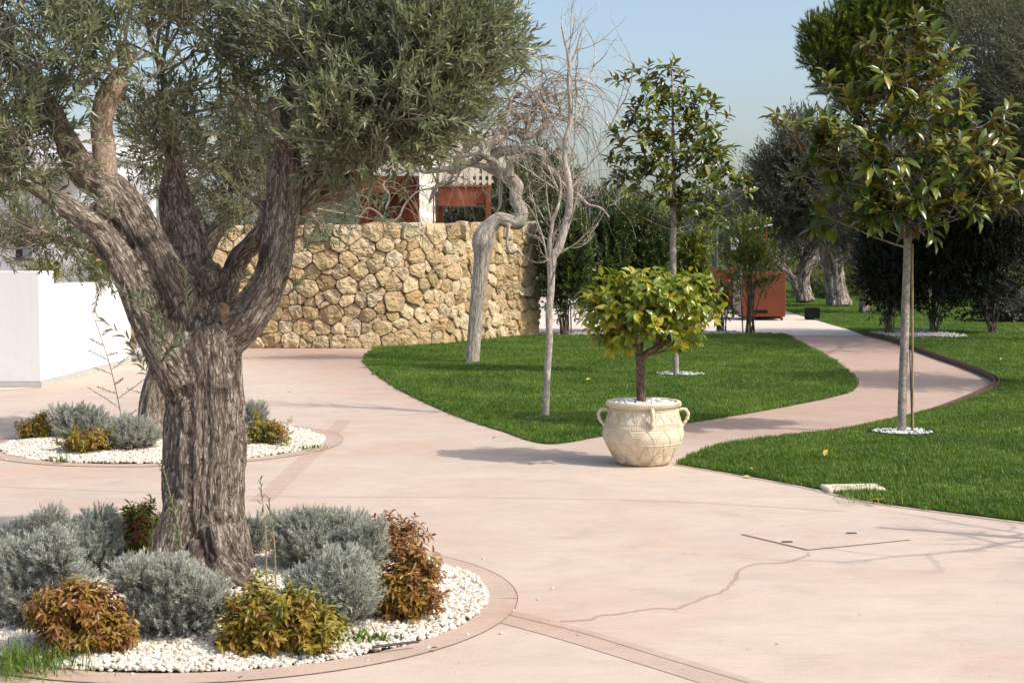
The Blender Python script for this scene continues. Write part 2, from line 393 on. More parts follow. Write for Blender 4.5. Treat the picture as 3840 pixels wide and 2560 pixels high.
OL = ((0., (.052, .068, .036)), (.4, (.115, .135, .072)), (.75, (.20, .215, .11)), (1., (.40, .40, .19)))
M['l_olive'] = m_leaf('olive_leaf', OL, under=(.26, .28, .22), rough=.36, spec=.55, trans=.26)
M['l_olive2'] = m_leaf('olive_leaf_sage', ((0., (.07, .088, .042)), (.6, (.115, .13, .06)), (1., (.21, .22, .10))), under=(.24, .25, .19), rough=.42, trans=.25)
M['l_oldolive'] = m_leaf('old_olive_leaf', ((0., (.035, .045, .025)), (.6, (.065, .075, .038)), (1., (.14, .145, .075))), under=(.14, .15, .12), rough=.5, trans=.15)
MAGS = ((0., (.045, .085, .014)), (.45, (.085, .12, .014)), (.8, (.17, .195, .022)), (1., (.28, .24, .04)))
M['l_mag'] = m_leaf('magnolia_leaf', MAGS, under=(.17, .12, .04), rough=.27, spec=.42, trans=.22)
M['l_mag_o'] = m_leaf('magnolia_leaf_single', MAGS, under=(.17, .12, .04), rough=.27, spec=.42, trans=.22, objrand=True)
LEM = ((0., (.08, .14, .018)), (.3, (.16, .22, .02)), (.6, (.32, .34, .03)), (.84, (.42, .36, .03)), (.95, (.52, .38, .03)), (1., (.42, .17, .015)))
M['l_lem'] = m_leaf('lemon_leaf', LEM, rough=.3, spec=.55, trans=.32)
M['l_lem_o'] = m_leaf('lemon_leaf_single', LEM, rough=.3, spec=.55, trans=.32, objrand=True)
M['l_laurel'] = m_leaf('laurel_leaf', ((0., (.028, .055, .014)), (.6, (.058, .09, .018)), (1., (.15, .18, .03))), rough=.34, spec=.5, trans=.22)
M['l_laurel_y'] = m_leaf('laurel_leaf_lime', ((0., (.06, .095, .014)), (.5, (.15, .18, .02)), (1., (.32, .31, .035))), rough=.36, spec=.5, trans=.3)
M['l_laurel_shade'] = m_leaf('shaded_laurel_leaf', ((0., (.010, .016, .009)), (.7, (.018, .026, .014)), (1., (.04, .05, .02))), rough=.6, spec=.25, trans=.08)  # shade of the overhanging olive painted into a near-black leaf colour
M['l_lav'] = m_leaf('grey_lavender_leaf', ((0., (.26, .28, .23)), (.6, (.46, .48, .41)), (1., (.74, .74, .64))), rough=.75, spec=.15, trans=.15, tcol=(1., 1., .85))
M['l_nand'] = m_leaf('golden_brown_leaf', ((0., (.11, .14, .015)), (.3, (.24, .21, .02)), (.55, (.30, .20, .022)), (.8, (.24, .085, .022)), (1., (.17, .035, .022))), rough=.42, trans=.25, tcol=(1., .9, .4))
M['l_rednand'] = m_leaf('red_brown_leaf', ((0., (.20, .18, .02)), (.3, (.28, .19, .024)), (.6, (.25, .11, .024)), (1., (.13, .042, .02))), rough=.42, trans=.25, tcol=(1., .8, .4))
M['l_pine'] = m_leaf('pine_needles', ((0., (.06, .10, .012)), (.6, (.16, .20, .018)), (1., (.33, .34, .035))), rough=.5, trans=.2)
M['l_far'] = m_leaf('far_leaf', ((0., (.04, .055, .022)), (.6, (.075, .095, .035)), (1., (.15, .15, .05))), rough=.6, trans=.2)
M['l_yel'] = m_leaf('yellow_green_leaf', ((0., (.10, .13, .03)), (.6, (.24, .24, .04)), (1., (.42, .34, .06))), rough=.6, trans=.35)
M['l_weed'] = m_leaf('weed_leaf', ((0., (.06, .12, .015)), (.6, (.11, .19, .02)), (1., (.2, .26, .03))), rough=.5, trans=.3)
M['l_litter'] = m_leaf('dry_litter', ((0., (.05, .03, .018)), (.7, (.16, .09, .04)), (1., (.30, .20, .09))), rough=.8, spec=.1, trans=.05)
M['berry'] = m_plain('red_buds', (.35, .012, .03), .5, .4)
def m_grass():
    t = NT('grass_blade'); f = t.n('ShaderNodeObjectInfo', 5)
    a = t.n('ShaderNodeAttribute', 2, props={'attribute_name': 'tint', 'attribute_type': 'GEOMETRY'})
    c = t.n('ShaderNodeNewGeometry', 0); big = t.noise(c, .9, 4)
    mid_ = t.noise(c, 5., 4); mixf = t.math('ADD', t.math('ADD', t.math('MULTIPLY', a, .75), t.math('MULTIPLY', t.math('SUBTRACT', big, .5), 1.3)), t.math('MULTIPLY', t.math('SUBTRACT', mid_, .5), .9))
    col = t.ramp(mixf, (0., (.045, .10, .009)), (.45, (.10, .185, .014)), (.8, (.19, .28, .03)), (1., (.36, .38, .12)))
    p = t.pbr(col, .42, .45); tl = t.n('ShaderNodeBsdfTranslucent', Color=t.mix(1., col, (1.15, 1.2, .4), 'MULTIPLY'))
    return t.done(t.n('ShaderNodeMixShader', Fac=.3, i1=p, i2=tl))
M['grass'] = m_grass()

# ------------------------------------------------------------------ leaves
def leaf_tmpl(kind):
    if kind == 'tri': return np.array([[0, -.5, 0], [0, .5, 0], [1, 0, 0.]]), [np.array([[0, 1, 2]])]
    if kind == 'two': return np.array([[0, 0, 0], [.45, -.5, .06], [.45, .5, .06], [1, 0, 0.]]), [np.array([[0, 1, 3], [0, 3, 2]])]
    if kind == 'oval':     # 8 triangles: folded on the midrib, tip drooping
        V = np.array([[0, 0, 0], [.33, 0, .0], [.68, 0, -.03], [1, 0, -.12], [.30, -.44, .09], [.66, -.42, .05], [.30, .44, .09], [.66, .42, .05]])
        return V, [np.array([[0, 4, 1], [0, 1, 6], [2, 5, 3], [2, 3, 7]]), np.array([[1, 4, 5, 2], [1, 2, 7, 6]])]
UPN = None
def leaf_frames(P, D, L, nl, ang, jit=.35, whorl=False, gravity=0.0, tang=None, t0=.1, upn=.8):
    upn = UPN or upn
    """shoots at P along D with length L -> per leaf position, axis, normal"""
    S = len(P); ref = np.where(np.abs(D[:, 2:3]) > .9, np.array([[1., 0, 0]]), np.array([[0, 0, 1.]]))
    e1 = nrm(np.cross(D, ref)); e2 = np.cross(D, e1)
    i = np.arange(nl); t = (np.full(nl, .93) + rng.random(nl) * .07) if whorl else t0 + (1 - t0) * (i + .5) / nl
    az = (i * 2.39996)[None] + rng.random((S, 1)) * 6.28 + rng.normal(0, .25, (S, nl))
    an = ang * (1.0 if whorl else (1.15 - .55 * t))[None] if not whorl else np.full((1, nl), ang)
    an = an + rng.normal(0, jit * .5, (S, nl))
    rad = np.cos(az)[..., None] * e1[:, None] + np.sin(az)[..., None] * e2[:, None]
    ax = nrm(np.cos(an)[..., None] * D[:, None] + np.sin(an)[..., None] * rad + np.array([0, 0, -gravity]))
    pos = P[:, None] + D[:, None] * (L[:, None] * t[None])[..., None]
    up = D[:, None] + upn * np.array([.25, -.35, .9]); n = nrm(up - np.sum(up * ax, -1, keepdims=True) * ax + rng.normal(0, jit * .4, ax.shape))
    n = nrm(n - np.sum(n * ax, -1, keepdims=True) * ax)
    return pos.reshape(-1, 3), ax.reshape(-1, 3), n.reshape(-1, 3)
def put_leaves(mb, fr, Ll, Wl, kind, tint, mi=0):
    pos, ax, n = fr; V, Fs = leaf_tmpl(kind); s = np.cross(n, ax); k = len(V); N = len(pos)
    Ll = np.broadcast_to(Ll, (N,))[:, None, None]; Wl = np.broadcast_to(Wl, (N,))[:, None, None]
    X = pos[:, None] + ax[:, None] * V[None, :, 0:1] * Ll + s[:, None] * V[None, :, 1:2] * Wl + n[:, None] * V[None, :, 2:3] * Ll
    off = (np.arange(N) * k)[:, None, None]
    mb.add(X.reshape(-1, 3), *[(off + F[None]).reshape(-1, F.shape[1]) for F in Fs], tint=np.repeat(np.broadcast_to(tint, (N,)), k) + 1e-4, mi=mi)
def blob_shoots(blobs, Y0, up=.35, out=.8, rnd=.5, shell=.45, scale=1.0):
    """blobs: (u, v, dY, ru, rv, depth_m, n[, ...]) -> shoot roots and directions in metres"""
    Ps, Ds, Bs = [], [], []
    for q, b in enumerate(blobs):
        u, v, dY, ru, rv, rd, n = b[:7]; Y = Y0 + dY; c = W(u, v, Y); n = int(n * scale); p = PXM(Y)
        d = nrm(rng.normal(size=(n, 3))); r = rng.random(n) ** shell
        P = c + d * r[:, None] * np.array([ru * p, rd, rv * p])
        D = nrm(d * out + np.array([0, 0, up]) + rng.normal(0, rnd, (n, 3)) * .6)
        Ps.append(P); Ds.append(D); Bs.append(np.full(n, q))
    return np.concatenate(Ps), np.concatenate(Ds), np.concatenate(Bs)
def clump(P, f=2.2, s=3, amt=.5):
    """drop shoots where a coarse noise is low, so a crown has gaps and clumps"""
    return noise(P * f, s) > -amt * 1.0
def leafy(mb, P, D, L, nl, ang, Ll, Wl, kind='two', jit=.35, gravity=0.0, tw=None, whorl=False, mi=0, twig=True, twr=.0018, tint_f=None, twmi=1, t0=.1):
    Lv = L * (.7 + .6 * rng.random(len(P)))
    fr = leaf_frames(P, D, Lv, nl, ang, jit, whorl, gravity, t0=t0)
    N = len(fr[0]); sh = np.repeat(rng.random(len(P)), nl)
    tint = np.clip(.55 * sh + .45 * rng.random(N) if tint_f is None else tint_f(sh, rng.random(N), fr), 0, 1)
    put_leaves(mb, fr, Ll * (.75 + .5 * rng.random(N)), Wl * (.8 + .4 * rng.random(N)), kind, tint, mi)
    if twig:
        Q = np.stack([P - D * Lv[:, None] * .3, P + D * Lv[:, None] * .4, P + D * Lv[:, None]], 1); tubes(mb, Q, np.array([[twr, twr * .8, twr * .4]]), 3, mi=twmi)
    return mb

# ------------------------------------------------------------------ points -> instances (grass, gravel: nobody could count them)
def scatter(name, P, R, S, protos, mat, tint=None):
    me = bpy.data.meshes.new(name); me.vertices.add(len(P)); me.vertices.foreach_set('co', P.ravel().astype(np.float32))
    a = me.attributes.new('rot', 'FLOAT_VECTOR', 'POINT'); a.data.foreach_set('vector', R.ravel().astype(np.float32))
    a = me.attributes.new('scl', 'FLOAT_VECTOR', 'POINT'); a.data.foreach_set('vector', S.ravel().astype(np.float32))
    o = link(name, me); me.materials.append(mat)
    g = bpy.data.node_groups.new(name + '_nodes', 'GeometryNodeTree')
    g.interface.new_socket('Geometry', in_out='INPUT', socket_type='NodeSocketGeometry'); g.interface.new_socket('Geometry', in_out='OUTPUT', socket_type='NodeSocketGeometry')
    N = g.nodes; gi = N.new('NodeGroupInput'); go = N.new('NodeGroupOutput'); ip = N.new('GeometryNodeInstanceOnPoints'); jn = N.new('GeometryNodeJoinGeometry')
    for pm in protos:
        po = bpy.data.objects.new(name + '_shape', pm); oi = N.new('GeometryNodeObjectInfo'); oi.inputs['Object'].default_value = po; oi.inputs['As Instance'].default_value = False
        gt = N.new('GeometryNodeGeometryToInstance'); g.links.new(oi.outputs['Geometry'], gt.inputs[0]); g.links.new(gt.outputs[0], jn.inputs[0])
    rt = N.new('GeometryNodeInputNamedAttribute'); rt.data_type = 'FLOAT_VECTOR'; rt.inputs['Name'].default_value = 'rot'
    st = N.new('GeometryNodeInputNamedAttribute'); st.data_type = 'FLOAT_VECTOR'; st.inputs['Name'].default_value = 'scl'
    ri = N.new('FunctionNodeRandomValue'); ri.data_type = 'INT'; ri.inputs[4].default_value = 0; ri.inputs[5].default_value = len(protos) - 1
    ip.inputs['Pick Instance'].default_value = True
    g.links.new(gi.outputs[0], ip.inputs['Points']); g.links.new(jn.outputs[0], ip.inputs['Instance']); g.links.new(ri.outputs[2], ip.inputs['Instance Index'])
    g.links.new(rt.outputs[0], ip.inputs['Rotation']); g.links.new(st.outputs[0], ip.inputs['Scale']); g.links.new(ip.outputs[0], go.inputs[0])
    md = o.modifiers.new('scatter', 'NODES'); md.node_group = g; return o
def pebble_mesh(seed, mat, tint):
    import bmesh
    bm = bmesh.new(); bmesh.ops.create_icosphere(bm, subdivisions=1, radius=1)
    V = np.array([v.co[:] for v in bm.verts]); F = np.array([[v.index for v in f.verts] for f in bm.faces]); bm.free()
    r = np.random.default_rng(seed); V = V * (1 + r.normal(0, .13, (len(V), 1))) * np.array([1, r.uniform(.65, .95), r.uniform(.5, .8)])
    return MB().add(V, F, tint=tint).mesh('pebble', mat, smooth=False)
def pebbles(name, mask_fn, bounds, dens, size, mat, z=.01, layers=1, mound=None):
    x0, x1, y0, y1 = bounds; n = int((x1 - x0) * (y1 - y0) * dens)
    X = rng.uniform(x0, x1, n); Y = rng.uniform(y0, y1, n); k = mask_fn(X, Y); X, Y = X[k], Y[k]; n = len(X)
    s = size * rng.uniform(.6, 1.3, n); Z = z + rng.random(n) * size * .9 * layers
    if mound is not None: Z = Z + mound(X, Y)
    P = np.c_[X, Y, Z]; R = rng.uniform(-.5, .5, (n, 3)); R[:, 2] = rng.uniform(0, 6.28, n)
    protos = [pebble_mesh(i, mat, (i + .3) / 9) for i in range(9)] if mat is not M['peb'] else [pebble_mesh(i, mat, t) for i, t in enumerate((.05, .2, .35, .5, .6, .7, .8, .86, .1, .3, .93, .45))]
    return scatter(name, P, R, np.repeat(s[:, None], 3, 1), protos, mat)

# ==================================================================================================
#                                          THE GROUND
# ==================================================================================================
def sheet(name, poly, z, mat, label):
    mb = MB(); fill(mb, poly, z); return tag(build(mb, name, mat), label, kind='structure')
mb = MB(); fill(mb, [(-900, -60), (900, -60), (900, 2500), (-900, 2500)], -.03)
tag(build(mb, 'ground', M['terr']), 'far ground of rough grass reaching to the horizon', kind='structure')
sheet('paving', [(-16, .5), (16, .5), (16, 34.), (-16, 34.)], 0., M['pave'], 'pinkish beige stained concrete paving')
LAWN1_UV = [(836, 832), (842, 818), (856, 806), (872, 799), (1000, 790), (1100, 783), (1238, 770), (1340, 769), (1540, 769), (1700, 768), (1796, 769),
            (1838, 788), (1900, 820), (1945, 852), (1967, 880), (1958, 898), (1905, 914), (1800, 935), (1700, 953), (1580, 972), (1480, 988), (1380, 1003),
            (1256, 1020), (1150, 990), (1050, 957), (960, 918), (900, 886), (860, 858)]
LAWN1 = [tuple(G(u, v)[:2]) for u, v in LAWN1_UV]
def smooth_poly(pts, sub=5):
    P = np.asarray(pts, float); n = len(P); o = []
    for i in range(n):
        a, b, c, d = P[i-1], P[i], P[(i+1) % n], P[(i+2) % n]
        for t in np.linspace(0, 1, sub, endpoint=False): o.append(.5*((2*b)+(c-a)*t+(2*a-5*b+4*c-d)*t*t+(3*b-a-3*c+d)*t**3))
    return np.array(o)
RL_front = [G(u, v)[:2] for u, v in [(1558, 1067), (1700, 1091), (1850, 1118), (2000, 1152), (2200, 1180), (2352, 1199), (2600, 1230)]]
RL_path = [G(u, v)[:2] for u, v in [(1985, 769), (2050, 785), (2105, 806), (2160, 826), (2215, 845), (2262, 864), (2288, 880), (2282, 893), (2235, 913), (2150, 942), (2050, 965), (1950, 986), (1850, 999), (1750, 1010), (1650, 1025), (1585, 1047)]]
RL_path = list(catmull(np.array(RL_path), 5))
far_edge = [G(u, v)[:2] for u, v in [(1795, 690), (1806, 714), (1850, 728), (1905, 744), (1950, 757)]]
LAWN2 = [(16., 15.), (16., 95.), (-3., 95.), (5., 52.)][1:3] + [tuple(far_edge[0] + np.array([.3, 16.]))] + [tuple(p) for p in far_edge] + [tuple(p) for p in RL_path] + [tuple(p) for p in catmull(np.array(RL_front), 4)]
LAWN2 = [(30., 95.)] + LAWN2[1:] + [(30., 8.)]
LAWN1 = [tuple(p) for p in smooth_poly(LAWN1)]
pale_poly = [G(u, v)[:2] for u, v in [(1236, 769), (1985, 770), (1950, 757), (1905, 744), (1850, 728), (1806, 714), (1795, 690)]]
pale_poly = [tuple(p) for p in pale_poly] + [(5.5, 70.), (-9., 70.), (-9., 33.), tuple(pale_poly[0] + np.array([-.3, .8]))]
sheet('pale_paving', pale_poly, 0.002, M['pale'], 'pale whitish paving behind the middle lawn')
sheet('lawn_soil', LAWN1, .008, M['turf'], 'soil under the middle lawn')
sheet('lawn_soil', LAWN2, .012, M['turf'], 'soil under the right hand lawn')
# narrow poured margins along the lawn edges
mb = MB(); L1 = np.array(LAWN1); m_ = (L1[:, 1] < 24); idx = [i for i in range(len(L1))]
strip(mb, np.vstack([L1, L1[:1]]), 0.0, -.11, .003)
tag(build(mb, 'paving_margin', M['band']), 'smooth poured margin round the middle lawn', kind='structure')
mb = MB(); strip(mb, catmull(np.array(RL_front), 4), 0.0, -.05, .003)
tag(build(mb, 'paving_margin', M['band']), 'thin poured margin in front of the right lawn', kind='structure')

# round planting beds: ring of darker concrete, soil, gravel
BED1 = (-1.41, 7.05, 1.29); BED2 = (-3.12, 13.15, 1.42)
ang = np.linspace(0, 2 * math.pi, 97)
for (cx, cy, r), wd in ((BED1, .15), (BED2, .17)):
    mb = MB(); ring = np.c_[cx + r * np.cos(ang), cy + r * np.sin(ang)]; strip(mb, ring, 0, -wd, .0035)
    tag(build(mb, 'bed_border', M['band']), 'smooth concrete ring around a round planting bed', kind='structure')
    sheet('bed_soil', ring[:-1], .0015, M['soil'], 'dark soil of a round planting bed')
    mb = MB(); strip(mb, np.c_[cx + (r + wd) * np.cos(ang), cy + (r + wd) * np.sin(ang)], 0, .004, .0045)
    tag(build(mb, 'border_groove', M['groove']), 'thin dark groove along the outside of the bed ring', kind='structure')
# bands and joints running from the beds
def band(uv, wd, z=.0022, mat='band', name='paving_band', label='darker smooth concrete band across the paving'):
    mb = MB(); P = catmull(np.array([G(u, v)[:2] for u, v in uv]), 6); strip(mb, P, -wd / 2, wd / 2, z); return tag(build(mb, name, M[mat]), label, kind='structure')
band([(1108, 1402), (1300, 1452), (1520, 1518), (1760, 1592)], .20)
band([(600, 1150), (660, 1095), (728, 1030), (790, 965)], .16, label='darker smooth concrete band running up to the far bed')
band([(1150, 1408), (1330, 1452), (1550, 1519), (1800, 1592)], .006, .0030, 'groove', 'paving_joint', 'saw cut joint beside the concrete band')
band([(0, 1118), (260, 1128), (470, 1137)], .006, .0015, 'crack', 'paving_joint', 'faint saw cut joint across the left paving')
band([(0, 912), (240, 900), (330, 902)], .012, .0015, 'crack', 'paving_joint', 'faint saw cut joint near the white wall')
band([(560, 1140), (1000, 1142), (1500, 1150), (1950, 1175)], .006, .0015, 'crack', 'paving_joint', 'faint saw cut joint across the middle of the paving')
def crack(uv, wd, label):
    P = catmull(np.array([G(u, v)[:2] for u, v in uv]), 14); n = noise(np.c_[P * 9, np.zeros(len(P))], 5) * .03 + noise(np.c_[P * 30, np.zeros(len(P))], 6) * .012
    T = nrm(np.gradient(P, axis=0)); P = P + np.stack([-T[:, 1], T[:, 0]], -1) * n[:, None]
    ww = wd * (.6 + .6 * (noise(np.c_[P * 14, np.zeros(len(P))], 8) + 1) / 2); ww[:3] *= .3; ww[-3:] *= .3
    mb = MB(); strip(mb, P, -ww / 2, ww / 2, .0014); tag(build(mb, 'paving_crack', M['crackc']), label, kind='structure')
M['crackc'] = m_concrete('crack_stain', (.40, .29, .225))
crack([(1262, 1432), (1400, 1411), (1560, 1392), (1650, 1360), (1690, 1332), (1704, 1302)], .022, 'long wandering crack filled with darker mortar')
crack([(1700, 1302), (1780, 1292), (1840, 1284), (1860, 1268)], .02, 'short crack up to the corner of the inspection cover')
# inspection cover set flush in the paving
c1, c2, c3 = G(1704, 1227), G(1855, 1263), G(2090, 1240); c4 = c1 + c3 - c2
ec = empty('inspection_cover', (c1 + c3) / 2); tag(ec, 'flush square inspection cover with dark slot edges in the pink paving', 'inspection cover')
mb = MB(); fill(mb, [c1[:2], c2[:2], c3[:2], c4[:2]], .0012); build(mb, 'lid', M['pave'], ec)
for a, b, wd in ((c1, c2, .022), (c2, c3, .014)):
    mb = MB(); strip(mb, np.linspace(a, b, 12)[:, :2], -wd / 2, wd / 2, .0026); build(mb, 'slot', M['groove'], ec)
for u, v in ((1808, 1245), (1956, 1225)):
    p = G(u, v); mb = MB(); box(mb, p + [-.03, -.012, .003], p + [.03, .012, .0065]); build(mb, 'lifting_eye', M['greymetal'], ec)
# path edging of rusted steel along the right lawn, following the path
E = np.array(RL_path)[:-14]; mb = MB(); T = nrm(np.gradient(E, axis=0)); Nn = np.stack([-T[:, 1], T[:, 0]], -1)
hh = np.clip(.075 - .055 * np.clip((np.arange(len(E)) - 34) / 14, 0, 1), .02, .075)
prof = [(-.035, 0), (-.035, 1), (-.02, 1), (-.012, .55), (.012, .55), (.02, 1), (.035, 1), (.035, 0)]
V = np.stack([np.c_[E + Nn * a, hh * b] for a, b in prof], 1); k = len(prof); n = len(E); i = np.arange(n-1)[:, None]; j = np.arange(k-1)[None]
mb.add(V.reshape(-1, 3), np.stack([i*k+j, (i+1)*k+j, (i+1)*k+j+1, i*k+j+1], -1).reshape(-1, 4), [[j_ for j_ in range(k)]][0:1] and np.array([[0, 1, 2, 3]]))
tag(build(mb, 'path_edging', M['edging']), 'rust brown raised steel edging curving along the far side of the path', 'edging')
# cream stone slab half hidden in the grass edge
p = G(1958, 1127); mb = MB(); box(mb, p + [-.21, -.10, -.02], p + [.21, .12, .035], bev=.012, rz=.1); tag(build(mb, 'stone_slab', M['slab']), 'flat cream stone slab sunk in the lawn edge at the lower right', 'slab')

# ------------------------------------------------------------------ grass
def tuft_mesh(seed, nb=15, h=.034, spread=.032, wd=.0019):
    r = np.random.default_rng(seed); mb = MB(); X = []; F = []; A = []
    for b in range(nb):
        a = r.uniform(0, 6.28); rr = spread * math.sqrt(r.random()); x, y = rr * math.cos(a), rr * math.sin(a); la = r.uniform(0, 6.28); ln = r.uniform(.1, .75) * h; hb = h * r.uniform(.6, 1.15)
        d = np.array([math.cos(la), math.sin(la), 0]); s = np.array([-d[1], d[0], 0]) * wd; p = np.array([x, y, 0.]); q = p + d * ln * .35 + [0, 0, hb * .6]; e = p + d * ln + [0, 0, hb]
        i = len(X); X += [p - s, p + s, q + s * .7, q - s * .7, e]; F += [[i, i+1, i+2], [i, i+2, i+3], [i+3, i+2, i+4]]; A += [r.random()] * 5
    return mb.add(X, F, tint=A).mesh('tuft', M['grass'])
TUFTS = [tuft_mesh(i) for i in range(7)]
def grass(name, poly, ymax, label):
    poly = np.array(poly); x0, y0 = poly.min(0); x1, y1 = poly.max(0); y1 = min(y1, ymax); Ps = []
    y = y0
    while y < y1:
        dy = .5; dn = 900 * min(1, (13. / max(y, 9.)) ** 1.15); xa, xb = max(x0, -.36 * y - 1.), min(x1, .36 * y + 1.2)
        if xb > xa:
            n = int((xb - xa) * dy * dn); X = rng.uniform(xa, xb, n); Yv = rng.uniform(y, y + dy, n); wob = .022 * noise(np.c_[X * 6, Yv * 6, 0 * X], 31) + rng.normal(0, .012, n); k = inside(poly, X + wob, Yv + wob) & (Yv < y1); Ps.append(np.c_[X[k], Yv[k]])
        y += dy
    P = np.concatenate(Ps)
    e = .0; n = len(P); z = np.full(n, .008)
    s = (.8 + .4 * rng.random(n)) * (1 + .15 * noise(np.c_[P * 1.3, np.zeros(n)], 4)) * np.clip((P[:, 1] / 14) ** .55, 1, 2.3)
    R = np.c_[rng.normal(0, .12, n), rng.normal(0, .12, n), rng.uniform(0, 6.28, n)]
    S = np.c_[s, s, s * np.clip((14 / P[:, 1]) ** .25, .6, 1)]
    o = scatter(name, np.c_[P, z], R, S, TUFTS, M['grass']); return tag(o, label, kind='stuff')
grass('grass', LAWN1, 40, 'mown green grass of the middle lawn')
grass('grass', LAWN2, 75, 'mown green grass of the right hand lawn')
print('ground', time.time() - T0)

# gravel in the beds
def ringmask(cx, cy, r): return lambda X, Y: (X - cx) ** 2 + (Y - cy) ** 2 < r * r
mnd = lambda c: (lambda X, Y: .03 * np.clip(1 - ((X - c[0]) ** 2 + (Y - c[1]) ** 2) / c[2] ** 2, 0, 1) + .012 * noise(np.c_[X * 4, Y * 4, 0 * X], 9))
tag(pebbles('gravel', ringmask(*BED1), (BED1[0]-1.3, BED1[0]+1.3, BED1[1]-1.3, BED1[1]+1.3), 6000, .0135, M['peb'], .004, 1.2, mnd(BED1)), 'cream white gravel covering the near round bed', kind='stuff')
tag(pebbles('gravel', ringmask(*BED2), (BED2[0]-1.45, BED2[0]+1.45, BED2[1]-1.45, BED2[1]+1.45), 4200, .0145, M['peb'], .004, 1.2, mnd(BED2)), 'cream white gravel covering the far round bed', kind='stuff')
stray = lambda b, w_: (lambda X, Y: (np.hypot(X - b[0], Y - b[1]) > b[2] + .02) & (np.hypot(X - b[0], Y - b[1]) < b[2] + .02 + w_ * rng.random(len(X)) ** 2.5))
for b_, lab in ((BED1, 'a few stray gravel stones lying on the paving round the near bed'), (BED2, 'a few stray gravel stones lying on the paving round the far bed')):
    tag(pebbles('stray_gravel', stray(b_, .5), (b_[0]-1.9, b_[0]+1.9, b_[1]-1.9, b_[1]+1.9), 16, .009, M['peb'], .004, .2), lab, kind='stuff')
print('gravel', time.time() - T0)

# ==================================================================================================
#                                          WALLS AND BUILDINGS
# ==================================================================================================
# --- dry stone wall
wall_uv = [(205, 800), (420, 801), (600, 799), (800, 799), (940, 796), (1080, 785), (1180, 774), (1237, 769)]
WP = catmull(np.array([G(u, v)[:2] for u, v in wall_uv]), 10)
arc = np.r_[0, np.cumsum(np.linalg.norm(np.diff(WP, axis=0), axis=1))]; WL = arc[-1]
def wpos(s):
    s = np.asarray(s, float); x = np.interp(s, arc, WP[:, 0]); y = np.interp(s, arc, WP[:, 1])
    x2 = np.interp(s + .05, arc, WP[:, 0]) - np.interp(s - .05, arc, WP[:, 0]); y2 = np.interp(s + .05, arc, WP[:, 1]) - np.interp(s - .05, arc, WP[:, 1])
    t = nrm(np.stack([x2, y2], -1)); return x, y, t[..., 1], -t[..., 0]          # normal points to the camera side
def wtop(s): return 2.27 + (2.46 - 2.27) * (np.asarray(s) / WL) ** 2
def clip_poly(poly, a, b, c):        # keep a*x+b*y <= c
    o = []
    for i in range(len(poly)):
        p, q = poly[i], poly[(i+1) % len(poly)]; dp, dq = a*p[0]+b*p[1]-c, a*q[0]+b*q[1]-c
        if dp <= 0: o.append(p)
        if dp * dq < 0: t = dp / (dp - dq); o.append((p[0]+(q[0]-p[0])*t, p[1]+(q[1]-p[1])*t))
    return o
ew = empty('stone_wall', (float(WP[len(WP)//2][0]), float(WP[len(WP)//2][1]), 0)); tag(ew, 'dry stone wall of honey coloured rubble behind the lawn', 'wall')
sites = []; capH = .26; HW = 2.27 - capH; y = 0.0; rows = [.25, .29, .24, .27, .23, .27, .24, .23]; ks = HW / sum(rows)
for r_, h in enumerate(rows):
    h *= ks; x = rng.uniform(-.2, .1)
    while x < WL + .2:
        wd = rng.choice([.16, .24, .32, .42, .52], p=[.2, .25, .27, .2, .08]) * (1.5 if x < 2.3 else 1.); sites.append((x + wd/2, y + h/2 + rng.normal(0, .06), (wd * .5 * .72) ** 2 + .004)); x += wd
    y += h
x = rng.uniform(-.2, 0)
while x < WL + .2:
    wd = rng.uniform(.30, .62); sites.append((x + wd/2, HW + capH * .52 + rng.normal(0, .02), (wd * .36) ** 2 + .012)); x += wd
ns = len(sites)
for _ in range(120): sites.append((rng.uniform(0, WL), rng.uniform(.05, HW - .05), -.006 if rng.random() < .5 else .004))
sites = [s for s in sites if -.15 < s[0] < WL + .15]
cells = []
for i, (sx, sy, sw) in enumerate(sites):
    poly = [(max(0, sx - .6), 0.), (min(WL, sx + .6), 0.), (min(WL, sx + .6), HW + capH), (max(0, sx - .6), HW + capH)]
    for j, (tx, ty, tw) in enumerate(sites):
        if j == i or abs(tx - sx) > 1.1 or abs(ty - sy) > .9: continue
        # anisotropic power diagram: courses lie flatter than they are wide
        ay = 1.3; a, b = 2 * (tx - sx), 2 * ay * (ty - sy); c = tx*tx - sx*sx + ay * (ty*ty - sy*sy) + sw - tw
        poly = clip_poly(poly, a, b, c)
        if len(poly) < 3: break
    if len(poly) >= 3:
        P = np.array(poly); A = .5 * abs(np.dot(P[:, 0], np.roll(P[:, 1], 1)) - np.dot(P[:, 1], np.roll(P[:, 0], 1)))
        if A > .0022: cells.append((P, A))
for P, A in cells:
    t_ = P[:, 1] > HW + capH - .002; P[t_, 1] = wtop(P[t_, 0]) + rng.normal(0, .012, t_.sum()) + rng.normal(0, .015)
cells.sort(key=lambda c: -c[1]); print('stones', len(cells)); chips = MB()
